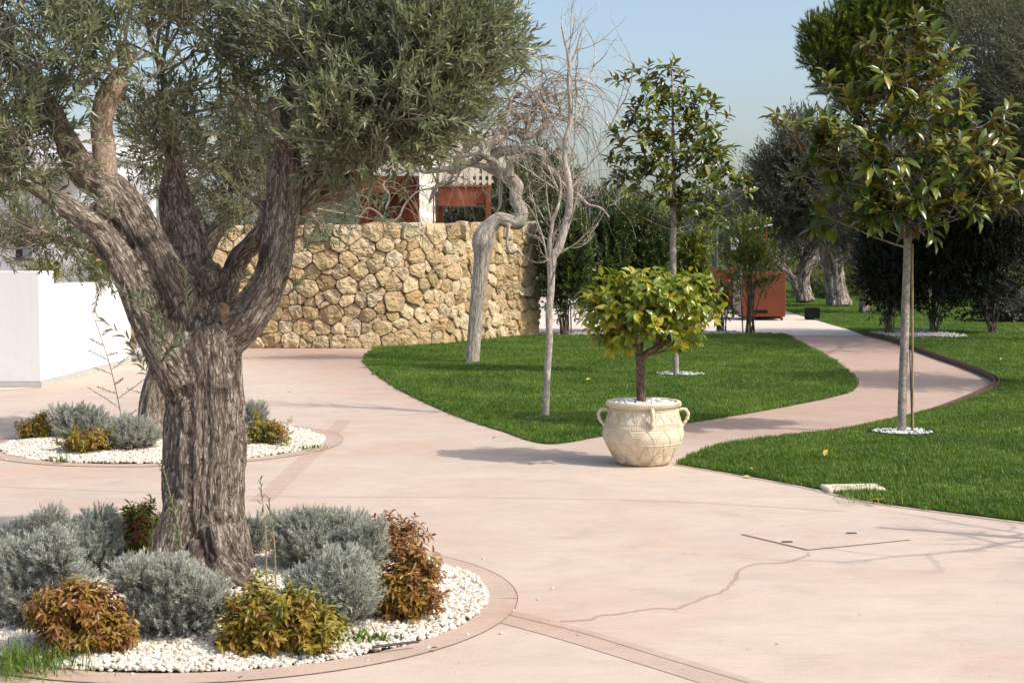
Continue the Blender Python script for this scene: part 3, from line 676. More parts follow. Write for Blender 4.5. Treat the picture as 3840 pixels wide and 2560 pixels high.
for ci, (P, A) in enumerate(cells):
    c = P.mean(0); gap = .006 / max(.05, math.sqrt(A)); P = c + (P - c) * (1 - gap)
    Q = []                                                              # rounded corners
    for i in range(len(P)):
        a, b = P[i], P[(i+1) % len(P)]; d = np.linalg.norm(b - a)
        if d < .03: Q.append((a + b) / 2); continue
        k = min(.16, .020 / d); Q += [a + (b-a)*k, a + (b-a)*(1-k)] if d < .16 else [a + (b-a)*k, a + (b-a)*.5 + rng.normal(0, .004, 2), a + (b-a)*(1-k)]
    Q = np.array(Q); per = np.r_[0, np.cumsum(np.linalg.norm(np.diff(np.vstack([Q, Q[:1]]), axis=0), axis=1))]; m = int(np.clip(per[-1] / .05, 10, 28))
    tt = np.linspace(0, per[-1], m, endpoint=False); Qc = np.vstack([Q, Q[:1]]); Q = np.c_[np.interp(tt, per, Qc[:, 0]), np.interp(tt, per, Qc[:, 1])]
    sz = min(1, math.sqrt(A) / .25); bulge = rng.uniform(.025, .06) * sz; pv = rng.normal(0, .01); tilt = rng.normal(0, .13, 2); sd_ = rng.uniform(0, 99)
    fs = [1.0, 1.0, .955, .84, .68, .48, .26, .0]; V = []
    for r_, f in enumerate(fs[:-1]):
        q = c + (Q - c) * f + (rng.normal(0, .004, Q.shape) if 1 < r_ else 0); o_ = np.full(m, -.10) if r_ == 0 else pv + .45 * bulge * (1 - f ** 3) + .85 * bulge * (f < 1) + ((q - c) @ tilt) * (f < 1)
        if r_ > 1:
            n3 = np.c_[q * 9, np.full(m, sd_)]; o_ = o_ + sz * (.026 * noise(n3, 1) + .030 * np.abs(noise(n3 * 1.9, 2)) + .012 * noise(n3 * 4.5, 3))
        V.append(np.c_[q, o_])
    V.append(np.array([[c[0], c[1], V[-1][:, 2].mean()]])); V = np.vstack(V)
    X, Yy, nx, ny = wpos(V[:, 0]); world = np.c_[X + nx * V[:, 2], Yy + ny * V[:, 2], V[:, 1]]
    i = np.arange(6)[:, None]; j = np.arange(m)[None]; q = np.stack([i*m+j, i*m+(j+1) % m, (i+1)*m+(j+1) % m, (i+1)*m+j], -1).reshape(-1, 4)
    tri = np.array([[6*m + j_, 6*m + (j_+1) % m, 7*m] for j_ in range(m)])
    if ci >= 280: chips.add(world, q, tri); continue
    mb = MB(); mb.add(world, q, tri); build(mb, 'stone', M['stone'], ew, loc=world.mean(0))
if chips.n: tag(build(chips, 'small_stones', M['stone'], ew), kind='stuff')
mb = MB(); ss = np.linspace(0, WL, 40); X, Yy, nx, ny = wpos(ss); tp = wtop(ss) - .03; th = .34
V = np.concatenate([np.c_[X - nx*.018, Yy - ny*.018, 0*X], np.c_[X - nx*.018, Yy - ny*.018, tp], np.c_[X - nx*th, Yy - ny*th, tp], np.c_[X - nx*th, Yy - ny*th, 0*X]])
n = 40; i = np.arange(n-1); q = np.concatenate([np.stack([i+a*n, i+1+a*n, i+1+(a+1)*n, i+(a+1)*n], -1) for a in range(3)])
mb.add(V, q, np.array([[n-1, 4*n-1, 3*n-1, 2*n-1], [0, n, 2*n, 3*n]])); build(mb, 'core', M['core'], ew)
X, Yy, nx, ny = [float(a) for a in wpos(WL)]; z = 0; tx, ty = -ny, nx       # quoins on the end face
for h in (.30, .24, .28, .42, .30, .34, .26, .29):
    mb = MB(); a = np.array([X, Yy]); e1 = np.array([nx, ny]); e2 = np.array([-ny, nx])
    b0, b1 = -.33 - rng.random() * .02, -.03; w_ = .06 + rng.random() * .025; zz = (z + .006, min(z + h - .006, 2.44)); V = []
    for zq in zz:
        for d, s_ in ((b0, 0.), (b1, 0.), (b1 - .02, w_), (b0 + .02, w_)): V.append([*(a + e1 * d + e2 * s_), zq])
    mb.add(V, BOXF); build(mb, 'stone', M['stone'], ew, loc=np.mean(V, 0)); z += h

# --- low white garden walls at the left
A_ = G(93, 890); x1 = -6.04
mb = MB(); box(mb, (-9.2, 18.75, 0.075), (x1, 19.35, 1.49), bev=.008)
e = empty('white_wall', (-7.6, 19.0, 0)); tag(e, 'tall white rendered block at the left edge with grey skirting', 'wall'); build(mb, 'wall_block', M['white'], e)
mb = MB(); box(mb, (-9.2, 18.742, 0), (x1 + .008, 19.35, .075)); build(mb, 'skirting', M['skirt'], e)
e = empty('white_wall', (-6.2, 21.0, 0)); tag(e, 'lower white rendered planter wall running back from the tall block', 'wall')
mb = MB(); box(mb, (-6.34, 19.352, .075), (x1, 23.2, 1.31), bev=.006); build(mb, 'wall_block', M['white'], e)
mb = MB(); box(mb, (-6.34, 19.352, 0), (x1 + .008, 23.2, .074)); build(mb, 'skirting', M['skirt'], e)
e = empty('white_wall', (-5.6, 23.6, 0)); tag(e, 'white wall end with grey skirting behind the big olive trunk', 'wall')
mb = MB(); box(mb, (-6.03, 23.5, .13), (-4.6, 23.8, 1.33), bev=.006); build(mb, 'wall_block', M['white'], e)
mb = MB(); box(mb, (-6.035, 23.49, 0), (-4.595, 23.8, .128)); build(mb, 'skirting', M['skirt'], e)
mb = MB(); fill(mb, [(-9.5, 17.2), (-6.5, 18.3), (-6.02, 18.72), (-9.5, 18.72)], .004); tag(build(mb, 'pale_strip', M['pale']), 'pale grey paving strip at the foot of the white block', kind='structure')
mb = MB(); box(mb, (-11.5, 19.4, .0), (-6.345, 23.2, 1.15)); tag(build(mb, 'planter_soil', M['soil']), 'raised soil behind the white planter wall', kind='structure')
# plants in the raised bed
def shrub(name, label, blobs, Y0, mat, L, nl, Ll, Wl, kind='two', ang=.9, cat='shrub', group=None, stems=None, base=None, up=.5, tf=None, grav=0., whorl=False, shell=.5, jit=.35, stemr=.008, part='foliage', rnd=.5, twr=.0018, t0=.1):
    P, D, B = blob_shoots(blobs, Y0, up=up, shell=shell, rnd=rnd)
    if base is None: base = W(blobs[0][0], blobs[0][1] + blobs[0][4], Y0)
    base = np.array(base, float)
    k = P[:, 2] > base[2] + .015; P, D, B = P[k], D[k], B[k]
    r = empty(name, base); tag(r, label, cat, group)
    mb = MB(); leafy(mb, P, D, L, nl, ang, Ll, Wl, kind, jit, grav, mi=0, twmi=1, tint_f=tf, whorl=whorl, twr=twr, t0=t0)
    tag(build(mb, part, [mat, M['stem']], r), kind='stuff')
    if stems:
        mb = MB(); idx = rng.choice(len(P), min(stems, len(P)), replace=False)
        for i in idx:
            b = base + rng.normal(0, 1, 3) * [stemr * 4, stemr * 4, 0]; m_ = b * .45 + P[i] * .55 + [0, 0, -(P[i][2] - b[2]) * -.12]
            tubes(mb, catmull([[*b, stemr], [*m_, stemr * .75], [*P[i], stemr * .3]], 3)[:, :3], catmull([[*b, stemr], [*m_, stemr * .75], [*P[i], stemr * .3]], 3)[:, 3], 5)
        tag(build(mb, 'stems', M['stem'], r, smooth=True), kind='stuff')
    return r
shrub('shrub', 'yellow green clipped shrub rising behind the tall white block', [(92, 628, 0, 38, 24, .35, 300), (112, 645, 0, 18, 24, .3, 120)], 20.0, M['l_yel'], .12, 10, .03, .012)
shrub('shrub', 'grey green spiky shrub in the low planter nearest the block', [(165, 638, 0, 34, 20, .3, 130), (150, 625, 0, 8, 18, .1, 20)], 21.0, M['l_lav'], .16, 14, .03, .008, up=1.)
shrub('shrub', 'green leafy shrub in the low planter nearest the olive trunk', [(225, 632, 0, 34, 26, .35, 260), (240, 600, .5, 20, 26, .3, 100)], 21.6, M['l_laurel_y'], .12, 12, .035, .012)

# --- the white house
e = empty('white_house', (-10, 31, 0)); tag(e, 'white rendered house behind the olive tree with a tall narrow window', 'house')
Yh = 30.; p = lambda u, v, Y=Yh: W(u, v, Y)
mb = MB(); l = p(33, 480); r = p(72, 592); zt = p(100, 395)[2]
box(mb, (-16, Yh, 0), (l[0], Yh + .35, zt)); box(mb, (r[0], Yh, 0), (p(212, 500)[0], Yh + .35, zt)); box(mb, (l[0], Yh, 0), (r[0], Yh + .35, r[2])); box(mb, (l[0], Yh, l[2] if l[2] > r[2] else r[2]), (r[0], Yh + .35, zt))
build(mb, 'wall', M['white'], e)
mb = MB(); box(mb, (l[0] + .0, Yh + .30, r[2]), (r[0], Yh + .33, l[2])); wdw = build(mb, 'window', M['whited'], e)
mb = MB(); box(mb, (l[0] - .01, Yh - .05, r[2] - .06), (r[0] + .04, Yh + .05, r[2]), bev=.004); build(mb, 'sill', M['greymetal'], wdw)
mb = MB(); box(mb, (l[0], Yh + .02, r[2]), (l[0] + .05, Yh + .3, l[2])); build(mb, 'frame', M['darkmetal'], wdw)
mb = MB(); box(mb, (p(130, 0)[0], Yh - .30, 0), (p(136, 0)[0], Yh - .24, zt)); build(mb, 'downpipe', M['whited'], e)
mb = MB(); box(mb, (-16, Yh - .9, zt), (p(352, 0, Yh)[0] - 1.2, Yh + 9, zt + .35), bev=.02); box(mb, (-16, Yh - .6, zt + .35), (p(300, 0)[0] - .6, Yh + 9, zt + .8), bev=.02); build(mb, 'roof', M['white'], e)
mb = MB(); box(mb, (p(212, 0)[0], Yh + 1.5, 0), (p(300, 0)[0], Yh + 1.9, zt)); build(mb, 'rear_wall', M['white'], e)

# --- lattice screens
def lattice(name, label, O, ex, wid, z0, z1, cell, fill_r, mat, thick=.06):
    """alternate woven slats: verticals, and short horizontals recessed a little behind them"""
    r = empty(name, (float(O[0]), float(O[1]), 0)); tag(r, label, 'lattice screen'); ex = np.array([*ex, 0.]); ny = np.array([-ex[1], ex[0], 0.])
    nv = max(2, int(wid / cell)); nh = max(2, int((z1 - z0) / cell)); cnt = 0
    def slat(a, b, c, d, t0, t1):
        mb = MB(); V = [O + ex * x + ny * t + np.array([0, 0, z]) for z in (c, d) for x, t in ((a, t0), (b, t0), (b, t1), (a, t1))]; mb.add(np.array(V), BOXF); build(mb, 'slat', mat, r)
    for i in range(nv):
        x = (i + .5) * wid / nv; slat(x - cell * fill_r / 2, x + cell * fill_r / 2, z0, z1, 0, thick)
    for j in range(nh):
        z = z0 + (j + .5) * (z1 - z0) / nh; slat(0, wid, z - cell * fill_r * .45, z + cell * fill_r * .45, thick * .25, thick * .75)
    return r
Yp = 38.0; q = lambda u, v, Y=Yp: W(u, v, Y)
wx = q(1004, 0)[0]; wx2 = q(1132, 0)[0]
lattice('lattice_screen', 'beige woven lattice parapet above the rusty gate beam', np.array([wx, Yp, 0.]), (1, 0), wx2 - wx, q(0, 424.5)[2], q(0, 331)[2], (wx2 - wx) / 9, .5, M['beige'])
near = W(964, 500, 33.5)
dx = np.array([wx - .05 - near[0], Yp - 33.5]); Ld = float(np.linalg.norm(dx)); dx = dx / Ld
lattice('lattice_screen', 'sunlit cream lattice wall standing edge on beside the rusty gate', np.array([near[0], 33.5, 0.]), tuple(dx), Ld, 0.05, W(0, 325, 33.5)[2], .34, .5, M['cream'], .008)
a, b = W(268, 0, 36.)[0], W(700, 0, 36.)[0]
lattice('lattice_screen', 'long beige lattice parapet on the roof seen through the olive branches', np.array([a, 40., 0.]), (1, 0), 9.5, W(0, 398, 40.)[2], W(0, 300, 40.)[2], .36, .5, M['beige'])
# --- rusty steel pavilion
e = empty('rusty_steel_pavilion', (float(q(1060, 0)[0]), Yp, 0)); tag(e, 'rust red steel pavilion with wide beam and square opening behind the stone wall', 'pavilion')
def panel(name, u0, u1, v0, v1, Y, th, mat='corten', par=None, z0=None):
    A = W(u0, v0, Y); B = W(u1, v1, Y); mb = MB(); box(mb, (A[0], Y, B[2] if z0 is None else z0), (B[0], Y + th, A[2]), bev=.01); return build(mb, name, M[mat], par or e)
panel('beam', 1006, 1122, 431, 473, Yp - .3, .5)
panel('beam_cap', 1003, 1127, 426, 430.5, Yp - .35, .6)
panel('post', 1115, 1127, 431.5, 600, Yp - .45, .15, z0=0)
panel('post', 991, 997, 426, 600, Yp - .9, .2, z0=0)
panel('wall_panel', 998, 1017.5, 473.2, 600, Yp + .2, .3, z0=0)
panel('beam', 826, 963, 404, 432, 35.2, .3)
panel('beam', 815, 964, 432.3, 444, 34.8, .8)
panel('wall_panel', 894, 962, 444.3, 600, 35.3, .3, z0=0)
panel('wall_panel', 826, 876, 444.3, 600, 35.0, .3, z0=0)
mb = MB(); A = W(700, 440, 36.2); B = W(895, 600, 36.2)
def m_glass():
    t = NT('window_glass'); return t.done(t.pbr((.20, .26, .22), .05, .8, 0.0, Transmission_Weight=.6, IOR=1.3))
M['glass'] = m_glass()
box(mb, (A[0], 36.2, 0), (B[0], 36.22, A[2])); build(mb, 'glass_wall', M['glass'], e)
for u in (690, 738, 790): panel('window_post', u, u + 5, 440, 600, 36.1, .06, 'darkmetal', z0=0)

# --- terracotta painted boxes (planter pods on wheels) in the plaza
def pod(label, u0, u1, vt, vb, dep, side=True):
    B = G((u0 + u1) / 2, vb); Y = float(B[1]); A = W(u0, vt, Y); C = W(u1, vb, Y)
    r = empty('planter_pod', (float(B[0]), Y, 0)); tag(r, label, 'planter')
    mb = MB(); box(mb, (A[0], Y, .10), (C[0], Y + dep, A[2]), bev=.02); build(mb, 'casing', M['paint'], r)
    mb = MB(); box(mb, (A[0] + .12, Y + .04, .05), (C[0] - .12, Y + dep - .05, .098)); build(mb, 'plinth', M['black'], r)
    mb = MB(); box(mb, (A[0] - .012, Y + .03, .12), (A[0] - .002, Y + dep - .03, A[2] - .02)); build(mb, 'side_panel', M['tan'], r)
    for x in (A[0] + .09, C[0] - .09):
        mb = MB(); P = np.array([[x - .03, Y + .06, .05], [x + .03, Y + .06, .05]]); tubes(mb, P, np.array([.045, .045]), 12, cap=True); build(mb, 'caster', M['paint'], r)
    mb = MB(); hx = (A[0] + C[0]) / 2; box(mb, (hx - .25, Y - .012, .20), (hx + .1, Y - .002, .28)); build(mb, 'vent_slot', M['black'], r)
    return r
pod('larger terracotta painted box on casters beside the far path', 1706, 1804, 625, 736, 1.6)
pod('smaller terracotta painted box standing deeper in the plaza', 1618, 1700, 619, 712, 1.4)
# rusty arms with small shades above the boxes
for u, vt, vb, lab in ((1760, 520, 640, 'small white reading shade on a rust red pole above the larger box'), (1688, 545, 640, 'small white cylinder light on a rust red pole above the smaller box')):
    b = W(u, vb, 41.); r = empty('shade_lamp', (float(b[0]), 41.3, 0)); tag(r, lab, 'lamp'); t = W(u, vt, 41.3)
    mb = MB(); tubes(mb, np.array([[b[0], 41.3, 0], [t[0], 41.3, t[2]]]), np.array([.035, .035]), 8, cap=True); build(mb, 'pole', M['paint'], r)
    mb = MB()
    if u > 1700:
        V = np.array([[t[0]-.55, 41.0, t[2]-.12], [t[0]+.12, 41.0, t[2]+.03], [t[0]+.12, 41.7, t[2]+.03], [t[0]-.55, 41.7, t[2]-.12]]); V = np.vstack([V, V + [0, 0, .03]]); mb.add(V, BOXF)
    else: lathe(mb, [(0, t[2] - .35), (.11, t[2] - .35), (.12, t[2]), (0, t[2] + .03)], (t[0], 41.3, 0), 14)
    build(mb, 'shade', M['white'], r)
# black box light on the lawn
B = G(1869, 735); mb = MB(); box(mb, (B[0] - .19, B[1], .02), (B[0] + .17, B[1] + .3, .33), bev=.006); e = empty('box_light', (float(B[0]), float(B[1]), 0)); tag(e, 'black square box light standing on the far lawn beside the path', 'garden light'); build(mb, 'housing', M['black'], e)
mb = MB(); box(mb, (B[0] - .16, B[1] + .02, 0), (B[0] + .14, B[1] + .28, .018)); build(mb, 'foot', M['darkmetal'], e)
# lamp posts
def lamp(u, vt, Y, label, hw=20, th=5):
    t = W(u, vt, Y); r = empty('lamp_post', (float(t[0]), Y, 0)); tag(r, label, 'street lamp', 'slim lamp posts behind the hedge'); p_ = PXM(Y)
    mb = MB(); tubes(mb, np.array([[t[0], Y, 0], [t[0], Y, t[2] - 8 * p_], [t[0], Y, t[2] - 3 * p_]]), np.array([4 * p_, 4 * p_, 7 * p_]), 10, cap=True); build(mb, 'pole', M['greymetal'], r, smooth=False)
    mb = MB(); lathe(mb, [(0, t[2] - 3.5 * p_), (hw * .8 * p_, t[2] - 3 * p_), (hw * p_, t[2]), (hw * .95 * p_, t[2] + 1.6 * p_), (0, t[2] + 2 * p_)], (t[0], Y, 0), 24); build(mb, 'lamp_head', M['greymetal'], r)
lamp(1420, 401, 46., 'tallest grey lamp post with flat round head left of the rear magnolia')
lamp(1582, 462, 60., 'grey lamp post half hidden by the rear magnolia crown', 14)
lamp(1646, 521, 66., 'dark thin lamp post right of the rear magnolia trunk', 9)
lamp(1353, 461, 62., 'distant pale lamp post behind the bare weeping twigs', 16)
lamp(1148, 489, 60., 'small lamp head showing behind the twisted tree over the wall', 12)
print('buildings', time.time() - T0)

# ==================================================================================================
#                                          TREES
# ==================================================================================================
def fuse(name, chains, voxel, mat, parent, amp=(.02, .010, .003), fq=(7, 26, 70), sm=4, k=14, blobs=()):
    """one continuous wood surface from overlapping limbs, with bark relief following each limb"""
    mb = MB(); S, TT, BB, CC, AR, RR = [], [], [], [], [], []
    for c in chains:
        tubes(mb, c[:, :3], c[:, 3], k, cap=True); T, B, C = frames(c[None, :, :3]); S.append(c[:, :3]); TT.append(T[0]); BB.append(B[0]); CC.append(C[0]); RR.append(c[:, 3])
        AR.append(np.r_[0, np.cumsum(np.linalg.norm(np.diff(c[:, :3], axis=0), axis=1))] + c[0, 2] * 1.0)
    import bmesh
    for (p_, r_) in blobs:
        bm = bmesh.new(); bmesh.ops.create_icosphere(bm, subdivisions=3, radius=1); V = np.array([v.co[:] for v in bm.verts]); F = np.array([[v.index for v in f.verts] for f in bm.faces]); bm.free()
        mb.add(V * r_ + p_, F)
    me = mb.mesh(name); o = link(name + '_raw', me); md = o.modifiers.new('r', 'REMESH'); md.mode = 'VOXEL'; md.voxel_size = voxel
    s_ = o.modifiers.new('s', 'SMOOTH'); s_.factor = .5; s_.iterations = sm
    dg = bpy.context.evaluated_depsgraph_get(); m2 = bpy.data.meshes.new_from_object(o.evaluated_get(dg)); bpy.data.objects.remove(o)
    n = len(m2.vertices); V = np.empty(n * 3, np.float32); m2.vertices.foreach_get('co', V); V = V.reshape(-1, 3).astype(float)
    Nm = np.empty(n * 3, np.float32); m2.vertex_normals.foreach_get('vector', Nm); Nm = Nm.reshape(-1, 3).astype(float)
    S, TT, BB, CC, AR, RR = [np.concatenate(x) for x in (S, TT, BB, CC, AR, RR)]
    idx = np.empty(n, np.int64)
    for a in range(0, n, 20000):
        v = V[a:a+20000]; d = np.sqrt(np.maximum(0, (v**2).sum(1)[:, None] + (S**2).sum(1)[None] - 2 * v @ S.T)) - RR[None]; idx[a:a+20000] = d.argmin(1)
    d = V - S[idx]; c1 = (d * BB[idx]).sum(1); c2_ = (d * CC[idx]).sum(1); ar = AR[idx] + (d * TT[idx]).sum(1); R = RR[idx]
    Q = np.stack([c1, c2_, ar], -1); rs = np.clip(R / .12, .12, 1)
    lobes = noise(Q * [fq[0], fq[0], 1.1], 1); ridge = .35 - 1.5 * np.exp(-(noise(Q * [fq[1], fq[1], fq[1] * .16] + .35 * noise(Q * [fq[1] * 2, fq[1] * 2, fq[1] * .5], 6)[:, None], 2) / .17) ** 2); fine = noise(Q * [fq[2], fq[2], fq[2] * .3], 3)
    V = V + Nm * (rs * (amp[0] * lobes + amp[1] * ridge + amp[2] * fine))[:, None]
    off = np.array(parent['_o']); m2.vertices.foreach_set('co', (V - off).ravel().astype(np.float32))
    at = m2.attributes.new('bark', 'FLOAT_VECTOR', 'POINT'); at.data.foreach_set('vector', Q.ravel().astype(np.float32))
    m2.materials.clear(); m2.materials.append(mat); m2.update(); m2.polygons.foreach_set('use_smooth', np.ones(len(m2.polygons), bool)); m2.name = name
    ob = link(name, m2, parent); ob['_o'] = tuple(off); return ob

# --- the great olive in the foreground
Y0 = 7.45
r = empty('olive_tree', tuple(G(465, 1330))); tag(r, 'big old olive tree with gnarled trunk in the near round bed', 'tree')
CH = [
 [(466,1352,128), (464,1325,112), (462,1290,101), (464,1240,97), (468,1160,97), (472,1060,98), (474,970,95), (470,900,94), (464,840,97), (458,790,98), (455,750,90)],
 [(470,800,85), (520,768,62), (568,728,54), (608,670,48), (630,610,43), (642,540,41), (650,470,42), (655,410,44), (658,360,38), (664,300,33), (668,255,31), (672,225,34)],
 [(664,300,26,-.05), (683,240,26,-.05), (697,190,20), (700,150,12), (699,105,9), (706,50,9), (712,-10,8), (712,-70,7)],
 [(655,330,26,-.06), (640,275,20,-.1), (628,240,17,-.14), (622,230,14,-.16)],
 [(650,470,38,.05), (690,425,40,.08), (740,398,30,.1), (790,376,24,.1), (835,355,20,.05), (880,335,15), (940,290,10), (1000,230,7), (1060,160,5)],
 [(680,470,30,.15), (730,450,28,.2), (775,440,27,.25), (815,415,24,.3), (845,385,20,.3), (880,350,14,.3)],
 [(470,780,60,.12), (496,720,36,.18), (518,670,27,.25), (535,625,25,.3), (552,590,24,.25), (585,555,24,.16), (622,525,30,.05)],
 [(598,545,18,.05), (606,500,12,.0), (598,470,9,-.02), (575,455,7,-.02), (560,440,5)],
 [(450,770,76,.05), (445,690,70,.12), (432,610,62,.2), (418,540,53,.28), (405,480,46,.32), (398,430,34,.34), (396,385,22,.34), (394,330,17,.34), (384,270,14,.34), (378,200,10,.34), (360,120,7,.34)],
 [(436,800,74), (405,710,62,-.02), (368,620,59,-.05), (330,550,54,-.08), (290,480,50,-.1), (255,438,46,-.12), (228,420,42,-.14)],
 [(248,455,20,-.10), (244,420,26,-.13), (243,395,28,-.14), (238,340,27,-.14), (233,285,26,-.14), (243,235,28,-.14), (262,200,28,-.14), (278,178,25,-.14)],
 [(232,425,40,-.14), (195,398,38,-.18), (165,350,32,-.2), (140,300,27,-.2), (115,240,20,-.2), (75,180,14,-.2), (20,120,11,-.2), (-40,60,9,-.2)],
 [(420,880,52,-.12), (370,800,45,-.18), (330,720,40,-.2), (300,650,36,-.2), (270,590,34,-.2), (235,540,31,-.22), (175,490,27,-.25), (110,447,24,-.28), (45,405,21,-.3), (-30,350,18,-.3), (-110,290,12,-.3)],
 [(420,1150,42,-.14), (396,1240,44,-.16), (378,1300,46,-.18), (365,1345,40,-.2)],
 [(500,1210,44,-.16), (515,1290,46,-.2), (545,1330,42,-.26), (585,1358,26,-.3), (610,1378,12,-.32)],
 [(462,1250,26,-.2), (452,1290,23,-.26), (458,1330,22,-.3), (452,1362,18,-.33)],
 [(520,1180,38,.1), (548,1290,40,.12), (580,1345,26,.12)]]
chains = [chain(c, Y0, 7) for c in CH]; stub = chains.pop(10)
M['bark_tan'] = m_bark('smooth_tan_bark', (.20, .14, .095), (.37, .275, .20), (.50, .40, .31), attr='bark', sc=40, zs=.5, bump=.004)
limb_ = fuse('bare_limb', [stub], .009, M['bark_tan'], r, amp=(.012, .003, .0015), fq=(9, 40, 90))
kn = [((W(420+50, 640, Y0 - .02)), .085), (W(355, 620, Y0 - .25) * 1.0, .001), (W(500, 730, Y0 - .06), .055), (W(478, 700, Y0 + .03), .06), (W(240, 480, Y0 - .2), .07), (W(310, 590, Y0 - .15), .06)]
trunk = fuse('trunk', chains, .0085, M['bark_olive'], r, amp=(.036, .011, .005), blobs=kn)
# sawn ends and dark burrs
for (u, v, rad, dY, lab) in ((672, 205, 27, -.08, 'dark'), (290, 130, 22, -.16, 'dark'), (830, 395, 24, .1, 'cut'), (512, 712, 15, -.16, 'cut')):
    import bmesh
    bm = bmesh.new(); bmesh.ops.create_icosphere(bm, subdivisions=4, radius=1); V = np.array([x.co[:] for x in bm.verts]); F = np.array([[x.index for x in f.verts] for f in bm.faces]); bm.free()
    V = V * (1 + .25 * noise(V * 2.5, 4)[:, None] + .10 * noise(V * 8, 5)[:, None]); c = W(u, v, Y0 + dY); mb = MB(); mb.add(V * rad * PXM(Y0) * np.array([.9, .8, 1.15]) + c, F)
    ob = build(mb, 'burr', M['bark_far'] if lab == 'dark' else M['cut'], r, smooth=True)
# branches that carry the crown
crown = [(820,130,0,200,140,.6,560), (980,110,0,140,130,.5,380), (1070,95,.1,90,95,.4,170), (900,255,-.1,160,80,.5,330), (775,300,-.2,90,75,.4,190), (1010,235,.1,85,65,.4,130), (700,50,.1,130,100,.5,230),
         (1140,80,0,45,60,.25,55), (1165,120,0,35,22,.2,22), (1100,30,0,60,60,.3,70), (840,350,-.15,110,34,.3,120), (1030,175,0,120,60,.4,130), (730,190,-.3,60,90,.3,80), (940,330,-.1,60,30,.2,60),
         (90,60,-.1,150,90,.5,250), (290,50,0,150,80,.5,260), (470,60,.2,130,90,.5,200), (50,200,-.3,110,100,.4,170), (180,150,-.2,110,80,.5,150), (340,170,.1,110,90,.5,180), (90,330,-.35,80,75,.3,100), (150,260,-.3,60,60,.3,60),
         (30,300,-.3,50,60,.2,50), (0,420,-.3,60,28,.2,32), (480,200,.3,110,90,.4,55), (575,120,.3,70,110,.4,60), (-80,200,0,80,200,.5,100),
         (400,-140,.3,420,130,.9,130), (850,-120,0,250,110,.7,200), (40,-120,0,250,100,.7,80), (600,260,.4,50,100,.3,50), (380,300,.25,60,70,.3,55), (420,380,.3,50,60,.3,45)]
P, D, B = blob_shoots(crown, Y0, up=.5, out=.7, rnd=.6, shell=.42, scale=.92)
k = clump(P, 3.0, 3, .22); P, D, B = P[k], D[k], B[k]
# keep the bare stub limb and its surroundings visible
pu = P[:, 0] / P[:, 1]; cam_u = 1176 + pu * F_FULL / 1.63265
cam_v = 594 - (P[:, 2] - CAMZ) / P[:, 1] * F_FULL / 1.63265
keep = ~((cam_u > 165) & (cam_u < 330) & (cam_v > 200) & (cam_v < 470) & (P[:, 1] < Y0 + .15)) & ~((cam_u > 580) & (cam_u < 722) & (cam_v > 150) & (cam_v < 420) & (P[:, 1] < Y0 + .35)) & ~((cam_u > 150) & (cam_u < 600) & (cam_v > 400)) & ~((cam_u > 690) & (cam_u < 850) & (cam_v > 372))
P, D = P[keep], D[keep]
mb = MB(); tf = lambda sh, rn, fr: .45 * sh + .35 * rn + .15 + .12 * noise(fr[0] * 5, 7)
leafy(mb, P, D, .20, 17, .80, .056, .0145, 'two', .45, 0., tint_f=tf, twr=.0022)
cr = tag(build(mb, 'crown', [M['l_olive'], M['twig']], r), kind='stuff')
mb = MB(); starts = np.concatenate([c[len(c)//2:, :3] for c in (chains[1], chains[2], chains[4], chains[8], chains[10], stub, chains[11])])
idx = rng.choice(len(P), 300, replace=False)
for i in idx:
    dd = np.linalg.norm(starts - P[i], axis=1); s = starts[rng.choice(np.argsort(dd)[:6])]
    m_ = (s + P[i]) / 2 + rng.normal(0, .05, 3) + [0, 0, .03]; L = np.linalg.norm(P[i] - s); r0 = min(.016, .004 + .010 * L)
    q = catmull([[*s, r0], [*m_, r0 * .6], [*P[i], .002]], 5); tubes(mb, q[:, :3], q[:, 3], 5)
tag(build(mb, 'branches', M['bark_mag'], r, smooth=True), kind='stuff')
def sprig(u, v, dx, dz, L, n, label, Y=None, base=None):
    P_ = np.array([W(u, v, Y or Y0 - .3)]); D_ = nrm(np.array([[dx, -.2, dz]])); mb_ = MB(); leafy(mb_, P_, D_, L, n, .8, .06, .015, 'oval', .3, twr=.003, tint_f=lambda a, b, c: .4 + .5 * b); return mb_
mb = MB()
for (u, v, dx, dz, L, n) in ((395, 790, -.5, .8, .42, 26), (350, 720, -.7, .6, .36, 24), (375, 830, -.1, .9, .3, 24), (362, 845, .4, .5, .25, 20), (340, 810, -.8, .6, .3, 12), (432, 728, .0, 1, .20, 16), (690, 580, .5, .4, .12, 12), (662, 672, .6, .5, .10, 10), (345, 870, -.3, .6, .22, 18), (440, 900, -.2, 0.3, .0, 0), (285, 500, -.4, .3, .25, 18), (545, 655, .5, .6, .06, 8)):
    if n:
        s_ = sprig(u, v, dx, dz, L, n, ''); mb.add(np.concatenate(s_.V), *[np.concatenate(F) for (k_, mi), F in s_.F.items() if mi == 0], tint=.5)
tag(build(mb, 'sprouts', M['l_olive'], r), kind='stuff')
print('olive', time.time() - T0)

